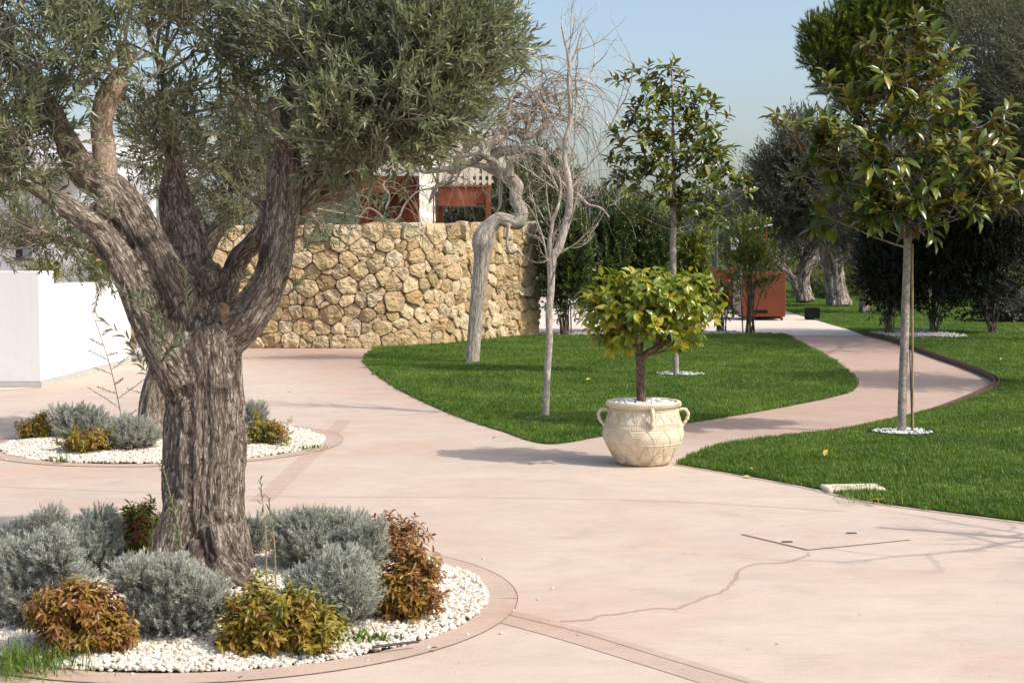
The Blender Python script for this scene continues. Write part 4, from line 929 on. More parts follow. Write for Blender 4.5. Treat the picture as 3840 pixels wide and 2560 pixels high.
# --- second olive in the far bed
Y2 = 13.1
r = empty('olive_tree', tuple(G(345, 985))); tag(r, 'second olive tree in the far round bed, mostly hidden behind the big one', 'tree')
CH = [[(350,995,38), (345,960,32), (350,910,30), (368,850,28), (400,780,26), (430,700,25), (455,620,24), (478,560,22), (505,520,19), (550,492,15), (590,470,11), (640,430,8)],
      [(478,560,20), (450,500,17), (425,440,14), (410,360,10), (400,260,7)], [(505,520,14), (520,460,12), (540,400,9), (560,300,7), (570,180,5)], [(400,760,18), (330,680,15), (260,600,12), (180,560,8), (90,530,5)], [(378,850,16), (362,900,12), (372,960,12), (385,1000,12)]]
chains2 = [chain(c, Y2, 6) for c in CH]; fuse('trunk', chains2, .016, M['bark_olive'], r, amp=(.03, .014, .0), fq=(6, 22, 60))
b2 = [(80,515,0,110,45,.5,110), (215,565,0,55,40,.4,55), (-10,560,0,60,50,.4,40), (140,560,.2,90,28,.4,40), (500,400,0,120,80,.7,230), (560,300,.2,110,100,.7,240), (430,300,.2,110,90,.7,130), (610,200,.2,100,110,.7,160), (570,470,-.1,80,40,.5,100),
      (500,150,.3,250,120,.9,150), (850,500,.2,90,14,.3,14), (730,500,.2,50,30,.3,40), (760,450,.3,40,30,.4,20), (640,420,.1,60,70,.4,90), (330,330,.3,80,70,.5,70), (690,360,.3,60,70,.5,80), (240,600,-.1,25,45,.2,14)]
P, D, B = blob_shoots(b2, Y2, up=.2, rnd=.7, shell=.5); k = clump(P, 1.8, 5, .45); P, D = P[k], D[k]
mb = MB(); leafy(mb, P, D, .30, 24, .75, .06, .012, 'two', .5, .15, twr=.003); tag(build(mb, 'crown', [M['l_olive2'], M['twig']], r), kind='stuff')
mb = MB(); starts = np.concatenate([c[len(c)//3:, :3] for c in chains2[:4]])
for i in rng.choice(len(P), 120, replace=False):
    dd = np.linalg.norm(starts - P[i], axis=1); s = starts[rng.choice(np.argsort(dd)[:5])]; m_ = (s + P[i]) / 2 + rng.normal(0, .08, 3)
    q = catmull([[*s, .014], [*m_, .009], [*P[i], .003]], 4); tubes(mb, q[:, :3], q[:, 3], 4)
tag(build(mb, 'branches', M['twig'], r, smooth=True), kind='stuff')

# --- twisted bare tree
Yt = 23.1
r = empty('twisted_tree', tuple(G(1083, 838))); tag(r, 'leafless twisted tree with contorted limbs and drooping twigs before the stone wall', 'tree')
CH = [[(1082,842,19), (1084,828,17), (1090,760,17), (1097,690,18), (1103,630,19), (1108,590,21), (1110,560,27), (1113,540,25), (1125,520,20), (1146,503,17), (1170,508,17), (1190,510,17), (1198,487,16), (1186,462,15), (1185,440,15), (1189,428,14), (1175,412,15), (1153,399,14), (1129,389,12), (1108,382,8), (1083,377,7), (1066,371,6), (1051,367,6), (1041,385,6), (1009,390,7), (978,393,7), (955,389,6), (944,402,5), (940,412,3)],
      [(1150,398,9,-.05), (1136,373,8,-.15), (1117,359,9,-.2), (1122,341,9,-.15), (1143,320,9,-.1), (1139,305,10,-.05), (1157,301,8), (1185,304,8), (1206,313,10), (1227,308,9), (1248,292,7), (1268,270,5), (1290,262,3)],
      [(1120,386,9,.1), (1127,375,10,.1), (1143,352,12,.12), (1171,346,12,.14), (1206,347,11,.1), (1236,347,11), (1247,356,8), (1248,376,6), (1270,394,6), (1286,412,5), (1296,426,4), (1320,440,2)],
      [(1170,405,12,-.1), (1171,380,9,-.15), (1182,366,9,-.2), (1196,362,8,-.2), (1206,366,4,-.2)],
      [(1122,358,7,-.2), (1104,354,6,-.25), (1083,355,5,-.2), (1062,360,6,-.15), (1045,362,6,-.1), (1030,350,5), (1024,337,5), (1020,322,5), (1028,310,4), (1020,295,3)],
      [(1104,354,6,-.25), (1108,340,6,-.25), (1098,332,5,-.2), (1082,331,5,-.15), (1070,340,6,-.1), (1060,356,6,-.1)], [(1070,336,4), (1066,325,4), (1068,312,3)],
      [(1143,352,6,.2), (1112,360,6,.25), (1078,372,6,.3), (1050,392,7,.3), (1030,394,6,.2)], [(978,393,5), (950,382,5,.1), (925,395,4,.1), (900,405,3,.1), (880,425,3,.1), (895,450,2.5,.1), (885,480,2,.1)],
      [(1041,385,4), (1038,408,4), (1020,425,3), (1000,432,3), (990,450,3), (985,470,2)], [(1204,320,6), (1212,290,7,.1), (1200,270,6,.1), (1180,262,5,.1), (1168,245,4,.1), (1180,225,4,.1), (1200,215,3,.1)], [(1212,290,6,.1), (1230,265,5,.1), (1225,240,4,.1), (1240,220,4,.1), (1265,215,3,.1), (1275,235,3,.1)],
      [(1160,402,4,.1), (1146,418,5,.12), (1148,440,5,.15), (1150,470,4,.15), (1138,492,3,.1)], [(1150,440,3,.15), (1130,452,3,.1), (1112,440,3,.05), (1108,425,2)], [(1000,432,3,.0), (960,440,2.5), (930,470,3), (915,500,3), (890,510,2.5), (870,490,2.5), (845,478,2.5), (825,500,2)],
      [(1300,430,3), (1330,450,4,.1), (1350,470,4,.1), (1380,478,3,.1), (1400,500,2,.1)], [(1168,515,5,-.1), (1165,560,4,-.15), (1172,580,5,-.15), (1190,575,4,-.15), (1200,590,3,-.15)]]
chT = [chain(c, Yt, 6) for c in CH]; fuse('trunk', chT, .013, M['bark_grey'], r, amp=(.010, .004, .0), fq=(9, 30, 80), sm=2, k=10)
mb = MB()
def weeper(s, d, L, n=14, r0=.010, grav=.16, wob=.35):
    P_ = [s]; d = nrm(d); st = L / n
    for i in range(n):
        d = nrm(d + np.array([0, 0, -grav]) + rng.normal(0, wob * .35, 3)); P_.append(P_[-1] + d * st)
    return np.array(P_)
src = np.concatenate([c[int(len(c)*.35):, :3] for c in chT[1:12]]); Pt = []
for i in range(210):
    s = src[rng.integers(len(src))]; Pt.append(weeper(s, np.array([rng.normal(.1, .8), rng.normal(0, .8), rng.uniform(.3, 1.3)]), rng.uniform(.6, 1.9), 14, grav=rng.uniform(.12, .3)))
Pt = np.array(Pt); tubes(mb, Pt, np.linspace(.0062, .0018, 15)[None], 4)
topS = [W(u, v, Yt + rng.normal(0, .3)) for u in np.linspace(1130, 1340, 12) for v in (185, 215, 245, 275)]
Pt2 = np.array([weeper(topS[rng.integers(len(topS))], np.array([rng.normal(.3, .8), rng.normal(0, .6), rng.uniform(0, .8)]), rng.uniform(.8, 2.3), 14, grav=rng.uniform(.10, .3)) for _ in range(120)]); tubes(mb, Pt2, np.linspace(.007, .0018, 15)[None], 4)
for _ in range(16):     # thicker curved arching boughs that carry the top twigs
    s = src[rng.integers(len(src))]; e_ = topS[rng.integers(len(topS))]; m_ = (s + e_) / 2 + [rng.normal(0, .35), rng.normal(0, .3), rng.normal(.2, .2)]; q = catmull([[*s, .02], [*m_, .014], [*e_, .006]], 7); q[:, :3] += rng.normal(0, .02, (len(q), 3)); tubes(mb, q[:, :3], q[:, 3], 6)
tag(build(mb, 'twigs', M['twig'], r), kind='stuff')

# --- thin lichen covered bare tree
Yl = 15.2
r = empty('bare_tree', tuple(G(1252, 962))); tag(r, 'slender leafless tree with pale bark and yellow lichen on the lawn', 'tree')
CH = [[(1252,966,11), (1253,940,9.5), (1256,870,8.5), (1262,780,8.5), (1261,720,9), (1266,660,8.5), (1266,610,10), (1270,590,11), (1283,570,10), (1296,530,9.5), (1306,490,9), (1309,440,8), (1303,400,8), (1298,360,7.5), (1300,320,7), (1309,285,6), (1310,240,5.5), (1307,190,5), (1308,150,4.5), (1303,120,3.5), (1296,90,3), (1290,55,2.2), (1292,15,1.2)],
      [(1266,600,7), (1262,560,5.5), (1268,520,5), (1272,500,4.5), (1283,470,4), (1288,430,3), (1282,390,2)], [(1268,520,3), (1258,470,2.5), (1255,430,2), (1250,400,1.4)], [(1308,150,3.5), (1322,120,2.5), (1333,80,2), (1345,50,1)], [(1303,135,2.5), (1318,60,2), (1322,25,1)]]
chL = [chain(c, Yl, 6) for c in CH]; fuse('trunk', chL, .009, M['bark_lich'], r, amp=(.006, .002, 0), sm=2, k=10)
mb = MB(); seg = chL[0][30:]
def bough(s, d, L, r0, depth, up=.10):
    n = 8; P_ = [s]; dd = nrm(d)
    for i in range(n): dd = nrm(dd + np.array([0, 0, up]) + rng.normal(0, .13, 3)); P_.append(P_[-1] + dd * L / n)
    P_ = np.array(P_); tubes(mb, P_, np.linspace(r0, r0 * .35, n + 1), 5 if depth else 4)
    if depth:
        for i in range(2, n + 1):
            for _ in range(1):
                if rng.random() < .75:
                    dv = nrm(nrm(P_[i] - P_[i-1]) + rng.normal(0, .65, 3)); bough(P_[i], dv, L * rng.uniform(.22, .42), r0 * .45, depth - 1, up)
for i in range(20):
    c = seg[int(len(seg) * (i / 20) ** .9)]; a = rng.uniform(0, 6.28); u_ = 1 - i / 22
    bough(c[:3], np.array([math.cos(a) * .75, math.sin(a) * .6, rng.uniform(.55, 1.1)]), .30 + .6 * u_ * rng.uniform(.5, 1.1), max(.004, c[3] * .26), 2)
for (u, v, dx, L) in ((1306, 440, .75, 1.5), (1300, 400, .6, 1.3), (1312, 480, -.5, 1.0), (1300, 360, -.6, 1.3), (1305, 300, .6, 1.2), (1300, 330, -.5, 1.5)):
    bough(W(u, v, Yl), np.array([dx, rng.normal(0, .3), .9]), L, .012, 2, .04)
for i in range(9): bough(W(1262 + rng.normal(0, 4), rng.uniform(520, 600), Yl), np.array([rng.normal(0, .8), rng.normal(0, .5), .5]), rng.uniform(.15, .3), .004, 1)
tag(build(mb, 'twigs', M['bark_lich'], r), kind='stuff')
print('bare trees', time.time() - T0)

# --- trees with large leaves: 300 nearest leaves are parts, the rest one foliage part
def big_leaf_tree(name, label, Y0, trunk_chains, blobs, mats, Ll, Wl, L, nl, ang, base, bark, nwhorl_scale=1., grav=.25, whorl=True, droop_t=None, br_from=None, group=None, up=.55, limit=300, shell=.5, t_lo=.0):
    r = empty(name, base); tag(r, label, 'tree', group)
    mb = MB()
    for c in trunk_chains: tubes(mb, c[:, :3], c[:, 3], 16, cap=True)
    build(mb, 'trunk', bark, r, smooth=True)
    P, D, B = blob_shoots(blobs, Y0, up=up, out=.8, rnd=.45, shell=shell, scale=nwhorl_scale)
    st = np.concatenate([c[int(len(c) * br_from):, :3] for c in trunk_chains]); mb = MB(); nodes = list(st); isT = [1] * len(st); axis = st[:, :2].mean(0)
    for i in np.argsort(np.linalg.norm(P[:, :2] - axis, axis=1) - .4 * P[:, 2]):
        N_ = np.array(nodes); dv = P[i] - N_; hd = np.linalg.norm(dv[:, :2], axis=1); cost = np.linalg.norm(dv, axis=1) + np.where(dv[:, 2] < .35 * hd, .6 + 1.5 * (.35 * hd - dv[:, 2]), 0)
        j = int(np.argmin(cost)); s = N_[j]; ln = np.linalg.norm(P[i] - s); m_ = s * .5 + P[i] * .5 + rng.normal(0, .03 * ln, 3) + [0, 0, -.05 * ln]
        r0 = (.005 + .009 * min(1, ln)) if isT[j] else .0048
        q = catmull([[*s, r0], [*m_, r0 * .75], [*P[i], .004], [*(P[i] + D[i] * L), .003]], 4); tubes(mb, q[:, :3], q[:, 3], 5)
        for z_ in (4, 6, 8): nodes.append(q[z_, :3]); isT.append(0)
    tag(build(mb, 'branches', bark, r, smooth=True), kind='stuff')
    Lv = L * (.8 + .4 * rng.random(len(P)))
    fr = leaf_frames(P, D, Lv, nl, ang, .4, False, grav, t0=t_lo); N = len(fr[0])
    o_ = np.argsort(fr[0][:, 1] - .15 * np.abs(fr[0][:, 0] - fr[0][:, 0].mean()) + rng.random(N) * .3); near_, rest = o_[:limit], o_[limit:]
    tint = np.clip(.3 * np.repeat(rng.random(len(P)), nl) + .7 * rng.random(N), 0, 1); ll = Ll * (.7 + .5 * rng.random(N))
    mb = MB(); put_leaves(mb, tuple(x[rest] for x in fr), ll[rest], ll[rest] * Wl / Ll, 'oval', tint[rest]); tag(build(mb, 'foliage', mats[0], r, smooth=True), kind='stuff')
    V, Fs = leaf_tmpl('oval'); lm = MB().add(V, *Fs, tint=.5).mesh('leaf', mats[1], smooth=True); off = Vector(r['_o'])
    for i in near_:
        ax, n_ = Vector(fr[1][i]), Vector(fr[2][i]); s_ = n_.cross(ax); l_ = float(ll[i])
        m4 = Matrix((ax, s_, n_)).transposed().to_4x4() @ Matrix.Diagonal((l_, l_ * Wl / Ll, l_, 1)); m4.translation = Vector(fr[0][i]) - off
        o = bpy.data.objects.new('leaf', lm); COL.objects.link(o); o.parent = r; o.matrix_local = m4
    return r
# front magnolia
UPN = 2.2
Ym = 13.75; base = G(2072, 997)
tc = [chain([(2071,1003,11.5), (2071,985,10.5), (2073,900,10), (2077,800,10), (2080,700,9.5), (2083,620,9), (2085,560,9), (2085,500,8.5), (2086,420,8), (2087,320,6), (2088,220,5), (2086,150,4), (2085,110,3)], Ym, 6)]
bl = [(2080,60,0,22,26,.12,6), (2125,62,0,18,18,.1,4), (2040,75,0,30,22,.2,6), (2100,120,0,45,40,.3,11), (2040,160,0,45,45,.3,10), (2165,150,0,42,45,.3,10), (2195,120,.0,20,20,.1,4), (2020,240,0,50,50,.35,13), (1950,250,-.1,28,38,.2,6), (1900,215,0,14,16,.1,3),
      (2100,240,-.2,70,60,.4,22), (2190,260,0,55,55,.35,15), (2260,270,0,45,35,.3,8), (2290,285,0,20,20,.1,3), (1940,340,-.1,70,60,.4,24), (1790,268,0,14,12,.08,3), (1815,295,0,22,16,.1,4), (1860,330,0,35,30,.2,7), (2060,340,-.3,90,70,.4,30), (2180,360,-.2,80,60,.4,26), (2255,360,0,50,45,.3,11),
      (1960,420,0,70,55,.4,22), (1880,390,0,45,40,.3,10), (2080,440,-.3,90,60,.45,28), (2200,450,-.1,80,45,.4,20), (2290,420,0,45,30,.3,9), (2270,470,0,35,30,.2,7), (2325,410,0,12,14,.1,2), (2010,490,-.2,70,28,.3,13), (2140,500,-.2,70,24,.3,13), (2085,515,-.1,75,14,.25,11), (2040,505,-.3,45,16,.2,7), (1930,500,0,30,20,.2,4)]
bl = [(b_[0], b_[1] + (30 if b_[1] < 200 else 12 if b_[1] < 330 else 0), *b_[2:]) for b_ in bl]
big_leaf_tree('magnolia_tree', 'tall magnolia with glossy dark leaves and a cane stake on the right lawn', Ym, tc, bl, (M['l_mag'], M['l_mag_o']), .162, .068, .15, 8, 1.05, tuple(base), M['bark_mag'], nwhorl_scale=.86, br_from=.45, t_lo=.15)
# rear magnolia
Ym2 = 20.6; base2 = G(1553, 863)
tc = [chain([(1553,868,8), (1553,855,7), (1551,780,6.5), (1548,700,6.5), (1547,620,6.5), (1546,560,7), (1547,530,6.5), (1548,440,5), (1546,340,4), (1545,240,2.6), (1544,170,2)], Ym2, 6)]
bl = [(1543,172,0,18,20,.15,5), (1478,175,0,18,14,.1,4), (1433,197,0,10,10,.05,2), (1565,190,0,15,12,.1,3), (1500,220,0,35,25,.2,8), (1560,230,0,40,30,.25,10), (1620,255,0,38,24,.25,8), (1480,270,0,50,35,.3,14), (1560,300,-.1,60,45,.4,20), (1640,290,0,35,30,.3,8), (1440,310,0,30,25,.2,6), (1610,340,0,60,40,.4,17), (1480,350,-.1,60,40,.4,18),
      (1420,345,0,18,16,.1,3), (1545,380,-.2,80,45,.45,24), (1655,380,0,45,40,.3,12), (1430,400,0,28,28,.2,6), (1480,430,-.1,60,36,.4,15), (1600,440,-.1,80,40,.4,20), (1680,430,0,30,36,.2,8), (1500,485,0,60,28,.3,11), (1640,485,0,55,25,.3,9), (1570,480,-.2,50,25,.3,9), (1700,450,0,14,16,.1,3)]
big_leaf_tree('magnolia_tree', 'smaller magnolia behind the potted lemon in the middle lawn', Ym2, tc, bl, (M['l_mag'], M['l_mag_o']), .165, .074, .15, 7, 1.1, tuple(base2), M['bark_mag'], br_from=.5, t_lo=.15)
UPN = None
# bamboo stake of the front magnolia
b = G(2088, 994); t = W(2083, 560, Ym + .0); mb = MB(); P_ = np.linspace([b[0], Ym - .02, -.02], [t[0] + .045, Ym - .02, t[2]], 14); tubes(mb, P_, np.where(np.arange(14) % 3 == 1, .0125, .0105), 8, cap=True)
tag(build(mb, 'bamboo_stake', M['cane']), 'thin bamboo cane propping the tall magnolia', 'stake')
mb = MB(); P_ = np.linspace([b[0] - .012, Ym - .05, -.02], [t[0] + .03, Ym - .045, t[2] - 1.], 6); tubes(mb, P_, np.full(6, .006), 6, cap=True); tag(build(mb, 'metal_rod', M['darkmetal']), 'thin dark rod beside the bamboo cane at the tall magnolia', 'rod')
# steel rings with white pebbles round the tree feet
for (c, rr, lab, mt, nm, rl) in ((base, .30, 'white pebbles in the ring of the tall magnolia', 'wpeb', 1400, 'dark steel ring set in the grass round the tall magnolia'), (base2 + [.06, .05, 0], .365, 'white pebbles in the ring of the smaller magnolia', 'wpeb', 1200, 'dark steel ring set in the grass round the smaller magnolia'), (G(1247, 961), .20, 'grey gravel round the foot of the lichen covered tree', 'gpeb', 2600, 'narrow earth ring round the slender bare tree')):
    mb = MB(); lathe(mb, [(rr, 0), (rr, .040), (rr + .007, .040), (rr + .007, 0)] if rr > .21 else [(rr, 0), (rr, .02), (rr + .02, .02), (rr + .03, 0)], (c[0], c[1], 0), 40); tag(build(mb, 'tree_ring', M['darkmetal'] if rr > .21 else M['edging']), rl, 'tree ring')
    mb = MB(); a = np.linspace(0, 2*math.pi, 28, endpoint=False); fill(mb, np.c_[c[0] + (rr - .002) * np.cos(a), c[1] + (rr - .002) * np.sin(a)], .010); tag(build(mb, 'ring_soil', M['soil']), 'soil inside a tree ring', kind='structure')
    tag(pebbles('pebbles', ringmask(c[0], c[1], rr - .025), (c[0]-rr, c[0]+rr, c[1]-rr, c[1]+rr), nm, .019 if mt == 'wpeb' else .008, M[mt], .014), lab, kind='stuff')
tag(pebbles('gravel', lambda X, Y: inside([G(u, v)[:2] for u, v in ((1995, 768), (2050, 764), (2160, 762), (2290, 765), (2310, 770), (2200, 778), (2060, 779))], X, Y), (4, 9.5, 29.5, 34), 500, .03, M['gpeb'], .03), 'grey gravel strip under the dark shrubs at the right', kind='stuff')
tag(pebbles('gravel', lambda X, Y: inside([G(u, v)[:2] for u, v in ((1205, 773), (1240, 768), (1700, 764), (1790, 767), (1790, 770), (1240, 773))], X, Y), (-2, 5, 28, 35), 350, .03, M['gpeb'], .02), 'grey gravel strip under the laurel hedge', kind='stuff')
print('magnolias', time.time() - T0)

# --- clay pot with lemon tree
pb = G(1477, 1073); py = float(pb[1]) + .22; pc = (float(W(1477, 1073, py)[0]), py, 0.)
e = empty('clay_pot', pc); tag(e, 'large cream clay urn with loop handles standing on the paving at the lawn corner', 'pot')
prof = [(0, .004), (.205, .004), (.222, .02), (.25, .075), (.288, .14), (.316, .20), (.325, .245), (.318, .30), (.300, .355), (.283, .41), (.276, .45), (.278, .462), (.293, .470), (.300, .485), (.298, .505), (.288, .512), (.268, .508), (.262, .46), (.27, .40), (.05, .40)]
def prad(z):
    A = np.array(prof[1:12]); return np.interp(z, A[:, 1], A[:, 0])
def m_clay():
    t = NT('cream_clay'); c = t.coord(); n = t.noise(c, 5, 7, .65); s = t.noise(c, 1.7, 6, .7)
    col = t.ramp(n, (.3, (.58, .48, .33)), (.55, (.67, .59, .44)), (.75, (.72, .66, .53)))
    col = t.mix(t.ramp(s, (.60, 0.), (.70, .6)), col, (.58, .36, .18))
    z = t.n('ShaderNodeSeparateXYZ', 2, Vector=t.n('ShaderNodeTexCoord', 3)); foot = t.math('MULTIPLY', t.ramp(z, (0., .8), (.09, 0.)), t.ramp(t.noise(c, 16, 5), (.4, 0.), (.6, 1.)))
    col = t.mix(foot, col, (.16, .12, .07))
    return t.done(t.pbr(col, .85, .2, normal=t.bump(t.noise(c, 70, 6, .7), .5, .004)))
M['clay'] = m_clay()
mb = MB(); lathe(mb, catmull(np.array(prof)[1:17], 3).tolist() + [[.262, .46], [.262, .42]], pc, 72); build(mb, 'body', M['clay'], e, smooth=True)
def onpot(mb, th, z, r_, out=.002, k=4):
    th, z = np.asarray(th), np.asarray(z); R_ = prad(z) + out; P_ = np.stack([pc[0] + R_ * np.sin(th), pc[1] - R_ * np.cos(th), z + 0 * th], -1); tubes(mb, P_, np.full(len(P_), r_ * 1.05), k)
mb = MB(); full = np.linspace(0, 2*math.pi, 73)
for z_, r_ in ((.452, .004), (.344, .0035), (.306, .0035), (.440, .003), (.180, .003)): onpot(mb, full, np.full(73, z_), r_)
nz = 24
for i in range(150): a = i / 150 * 2 * math.pi; onpot(mb, [a, a + .004], [.309, .341], .0028)
for i in range(110):
    a = i / 110 * 2 * math.pi; P_ = np.array([[pc[0] + .301 * math.sin(a), pc[1] - .301 * math.cos(a), .474], [pc[0] + .303 * math.sin(a), pc[1] - .303 * math.cos(a), .50]]); tubes(mb, P_, np.full(2, .003), 4)
for i in range(nz):
    a0, a1 = i / nz * 2 * math.pi, (i + 1) / nz * 2 * math.pi; am = (a0 + a1) / 2
    t_ = np.linspace(0, 1, 6)
    for o_ in (0, .012):
        onpot(mb, a0 + (am - a0) * t_, .352 + (.432 - .352) * t_ - o_ * (t_ > .1), .0026); onpot(mb, am + (a1 - am) * t_, .432 - (.432 - .352) * t_ - o_ * (t_ < .9), .0026)
    if i % 2 == 0:
        for zz in (.372, .388, .404, .42): onpot(mb, np.linspace(a1 - .07, a1 + .07, 4), np.full(4, zz), .0022)
        onpot(mb, [a1, a1], [.365, .43], .0022)
nb = 14
for i in range(nb):
    a0, a1 = i / nb * 2 * math.pi, (i + 1) / nb * 2 * math.pi; am = (a0 + a1) / 2; t_ = np.linspace(0, 1, 8)
    onpot(mb, a0 + (am - a0) * t_, .298 - (.298 - .195) * t_ ** 1.3, .0032); onpot(mb, am + (a1 - am) * t_, .195 + (.298 - .195) * t_ ** .8, .0032)
    for f_ in (.2, .4, .6, .8): onpot(mb, np.linspace(a0 + (am - a0) * f_, am + (a1 - am) * (1 - f_) , 5), np.full(5, .298 - .1 * f_ * .9), .0018)
    onpot(mb, a0 + (am - a0) * t_, .19 - (.19 - .05) * t_, .0030); onpot(mb, am + (a1 - am) * t_, .05 + (.19 - .05) * t_, .0030); onpot(mb, [am, am], [.06, .17], .0025)
    for zz in (.10, .125, .15, .165): onpot(mb, np.linspace(a0 - .05, a0 + .05, 4), np.full(4, zz), .0022)
tag(build(mb, 'relief', M['clay'], e, smooth=True), kind='stuff')
for s_ in (-1, 1):
    mb = MB(); H_ = np.array([[.262, 0, .415], [.295, 0, .438], [.335, 0, .440], [.360, 0, .41], [.356, 0, .37], [.338, 0, .34], [.318, 0, .315], [.305, 0, .30]]) * [s_, 1, 1]; q = catmull(H_, 5)
    tubes(mb, q + np.array(pc), (.0135) + .002 * np.sin(np.arange(len(q)) * 1.3), 10, cap=True); build(mb, 'handle', M['clay'], e, smooth=True)
mb = MB(); th = .13; ca = np.array([math.sin(th), -math.cos(th), 0]); q = catmull(np.array([[*(ca * a_)[:2], z_] for a_, z_ in ((.285, .455), (.325, .46), (.338, .43), (.33, .38), (.325, .335))]), 5)
tubes(mb, q[:, :3] + np.array(pc), np.linspace(.014, .02, len(q)) * (1 + .12 * np.sin(np.arange(len(q)) * 1.9)), 10, cap=True); build(mb, 'tassel_handle', M['clay'], e, smooth=True)
mb = MB(); a = np.linspace(0, 2*math.pi, 40, endpoint=False); fill(mb, np.c_[pc[0] + .266 * np.cos(a), pc[1] + .266 * np.sin(a)], .472); tag(build(mb, 'pot_soil', M['soil']), 'dark potting soil in the cream urn', kind='stuff')
tag(pebbles('pebbles', lambda X, Y: (X-pc[0])**2 + (Y-pc[1])**2 < .24**2, (pc[0]-.27, pc[0]+.27, pc[1]-.27, pc[1]+.27), 1500, .021, M['wpeb'], .482), 'white pebbles on top of the cream urn', kind='stuff')
Yk = py
tc = [chain([(1473,935,11.5), (1473,915,11), (1472,870,10.5), (1471,835,10.5), (1470,815,11)], Yk, 5), chain([(1472,822,9), (1462,805,7), (1455,785,6), (1440,760,5), (1415,730,3.5)], Yk, 5), chain([(1473,822,9), (1492,808,8), (1515,793,7.5), (1540,775,6.5), (1565,755,5), (1590,730,3.5)], Yk, 5), chain([(1515,793,6,.0), (1505,770,5), (1495,740,4), (1490,700,3)], Yk, 4), chain([(1470,815,5,.05), (1475,780,4,.2), (1480,740,3,.25)], Yk, 4), chain([(1470,815,5,-.0), (1465,780,4,-.2), (1450,740,3,-.25)], Yk, 4)]
bl = [(1490,690,0,115,50,.40,80), (1390,720,0,42,45,.28,30), (1595,700,0,40,48,.28,30), (1480,745,-.1,95,38,.32,36), (1425,765,0,40,22,.2,10), (1560,765,0,45,22,.2,11), (1550,650,0,50,20,.25,13), (1400,665,0,40,20,.22,12), (1470,650,0,55,16,.25,12), (1625,690,0,18,30,.15,7), (1362,700,0,16,30,.15,6)]
big_leaf_tree('lemon_tree', 'small lemon tree with yellowing leaves growing in the cream urn', Yk, tc, bl, (M['l_lem'], M['l_lem_o']), .088, .043, .10, 8, 1.15, (pc[0], pc[1], .47), M['bark_lemon'], br_from=.5, grav=.45, up=.3, shell=.42, nwhorl_scale=1.25)
print('pot', time.time() - T0)

# --- laurels
def laurel(u, vb, w_, h_, label, mat='l_laurel', group=None, n=650, Y=None, stems=14, leaf=(.092, .040), name='laurel_shrub', gap=40):
    B = G(u, vb); Yb = float(B[1]) if Y is None else Y; B = B if Y is None else W(u, vb, Y); B[2] = max(B[2], 0) if Y is None else 0.0
    bl = [(u + rng.normal(0, w_ * .08), vb - gap - (h_ - gap) * .5, 0, w_ * .5, (h_ - gap) * .52, w_ * .45 * PXM(Yb), int(n * .7))]
    for _ in range(6): bl.append((u + rng.uniform(-.35, .35) * w_, vb - gap - (h_ - gap) * rng.uniform(.2, 1.0), 0, w_ * .26, h_ * .13, w_ * .3 * PXM(Yb), int(n * .06)))
    return shrub(name, label, bl, Yb, M[mat], .22, 9, *leaf, kind='two', ang=.85, base=(float(B[0]), Yb, 0.), stems=stems, cat='shrub', group=group, up=.8, stemr=.016, twr=.004, shell=.6)
laurel(1296, 772, 118, 285, 'dark laurel at the end of the stone wall', n=1500)
laurel(1395, 768, 125, 262, 'laurel with white twigs hanging before it, second from the stone wall', Y=32.5, n=1500)
laurel(1488, 768, 130, 285, 'laurel directly behind the crown of the potted lemon', Y=33., n=1600)
laurel(1585, 768, 85, 225, 'loose laurel between the rear magnolia stem and the small box', Y=34., n=850, mat='l_laurel_y')
laurel(1655, 768, 60, 130, 'low thin laurel in front of the smaller terracotta box', Y=33., n=60, mat='l_laurel')
laurel(1722, 767, 120, 272, 'open laurel with bare pale stems in front of the larger terracotta box', n=400, mat='l_laurel_y', gap=70, stems=16)
laurel(2040, 770, 130, 300, 'dark shrub left of the tall magnolia stem at the right', 'l_laurel_shade', n=1900, leaf=(.09, .034))
laurel(2145, 768, 190, 330, 'dark shrub just right of the tall magnolia stem', 'l_laurel_shade', n=2600, leaf=(.09, .034))
laurel(2280, 768, 230, 350, 'widest dark shrub at the right edge', 'l_laurel_shade', n=3200, leaf=(.09, .034))

# --- old olives and the pine at the back right
def bigtree(name, label, Yb, trunk_pts, blobs, mat, bark, L, nl, Ll, Wl, vox=None, group=None, scale=1., clf=.9, amt=.35, kind='two', ang=.7, up=.3, cat='tree', grav=.0, twr=.006, br=60):
    c0 = chain(trunk_pts[0], Yb, 5); r = empty(name, (float(c0[0, 0]), float(c0[0, 1]), 0)); tag(r, label, cat, group)
    ch = [chain(c, Yb, 5) for c in trunk_pts]
    if vox: fuse('trunk', ch, vox, bark, r, amp=(.11, .035, 0), fq=(2.2, 7, 20), sm=2, k=12)
    else:
        mb = MB()
        for c in ch: tubes(mb, c[:, :3], c[:, 3], 10, cap=True)
        build(mb, 'trunk', bark, r, smooth=True)
    P, D, B = blob_shoots(blobs, Yb, up=up, shell=.42, scale=scale); k = clump(P, clf, 11, amt); P, D = P[k], D[k]
    mb = MB(); leafy(mb, P, D, L, nl, ang, Ll, Wl, kind, .5, grav, twr=twr, twig=twr > 0, tint_f=lambda sh, rn, fr: .6 * sh + .4 * rn); tag(build(mb, 'crown', [mat, M['stem']], r), kind='stuff')
    st = np.concatenate([c[int(len(c)*.5):, :3] for c in ch]); mb = MB()
    for i in rng.choice(len(P), min(br, len(P)), replace=False):
        s = st[rng.choice(np.argsort(np.linalg.norm(st - P[i], axis=1))[:8])]; m_ = (s + P[i]) / 2 + rng.normal(0, .15, 3); q = catmull([[*s, .05], [*m_, .035], [*P[i], .01]], 4); tubes(mb, q[:, :3], q[:, 3], 5)
    if br: tag(build(mb, 'branches', bark, r, smooth=True), kind='stuff')
    return r
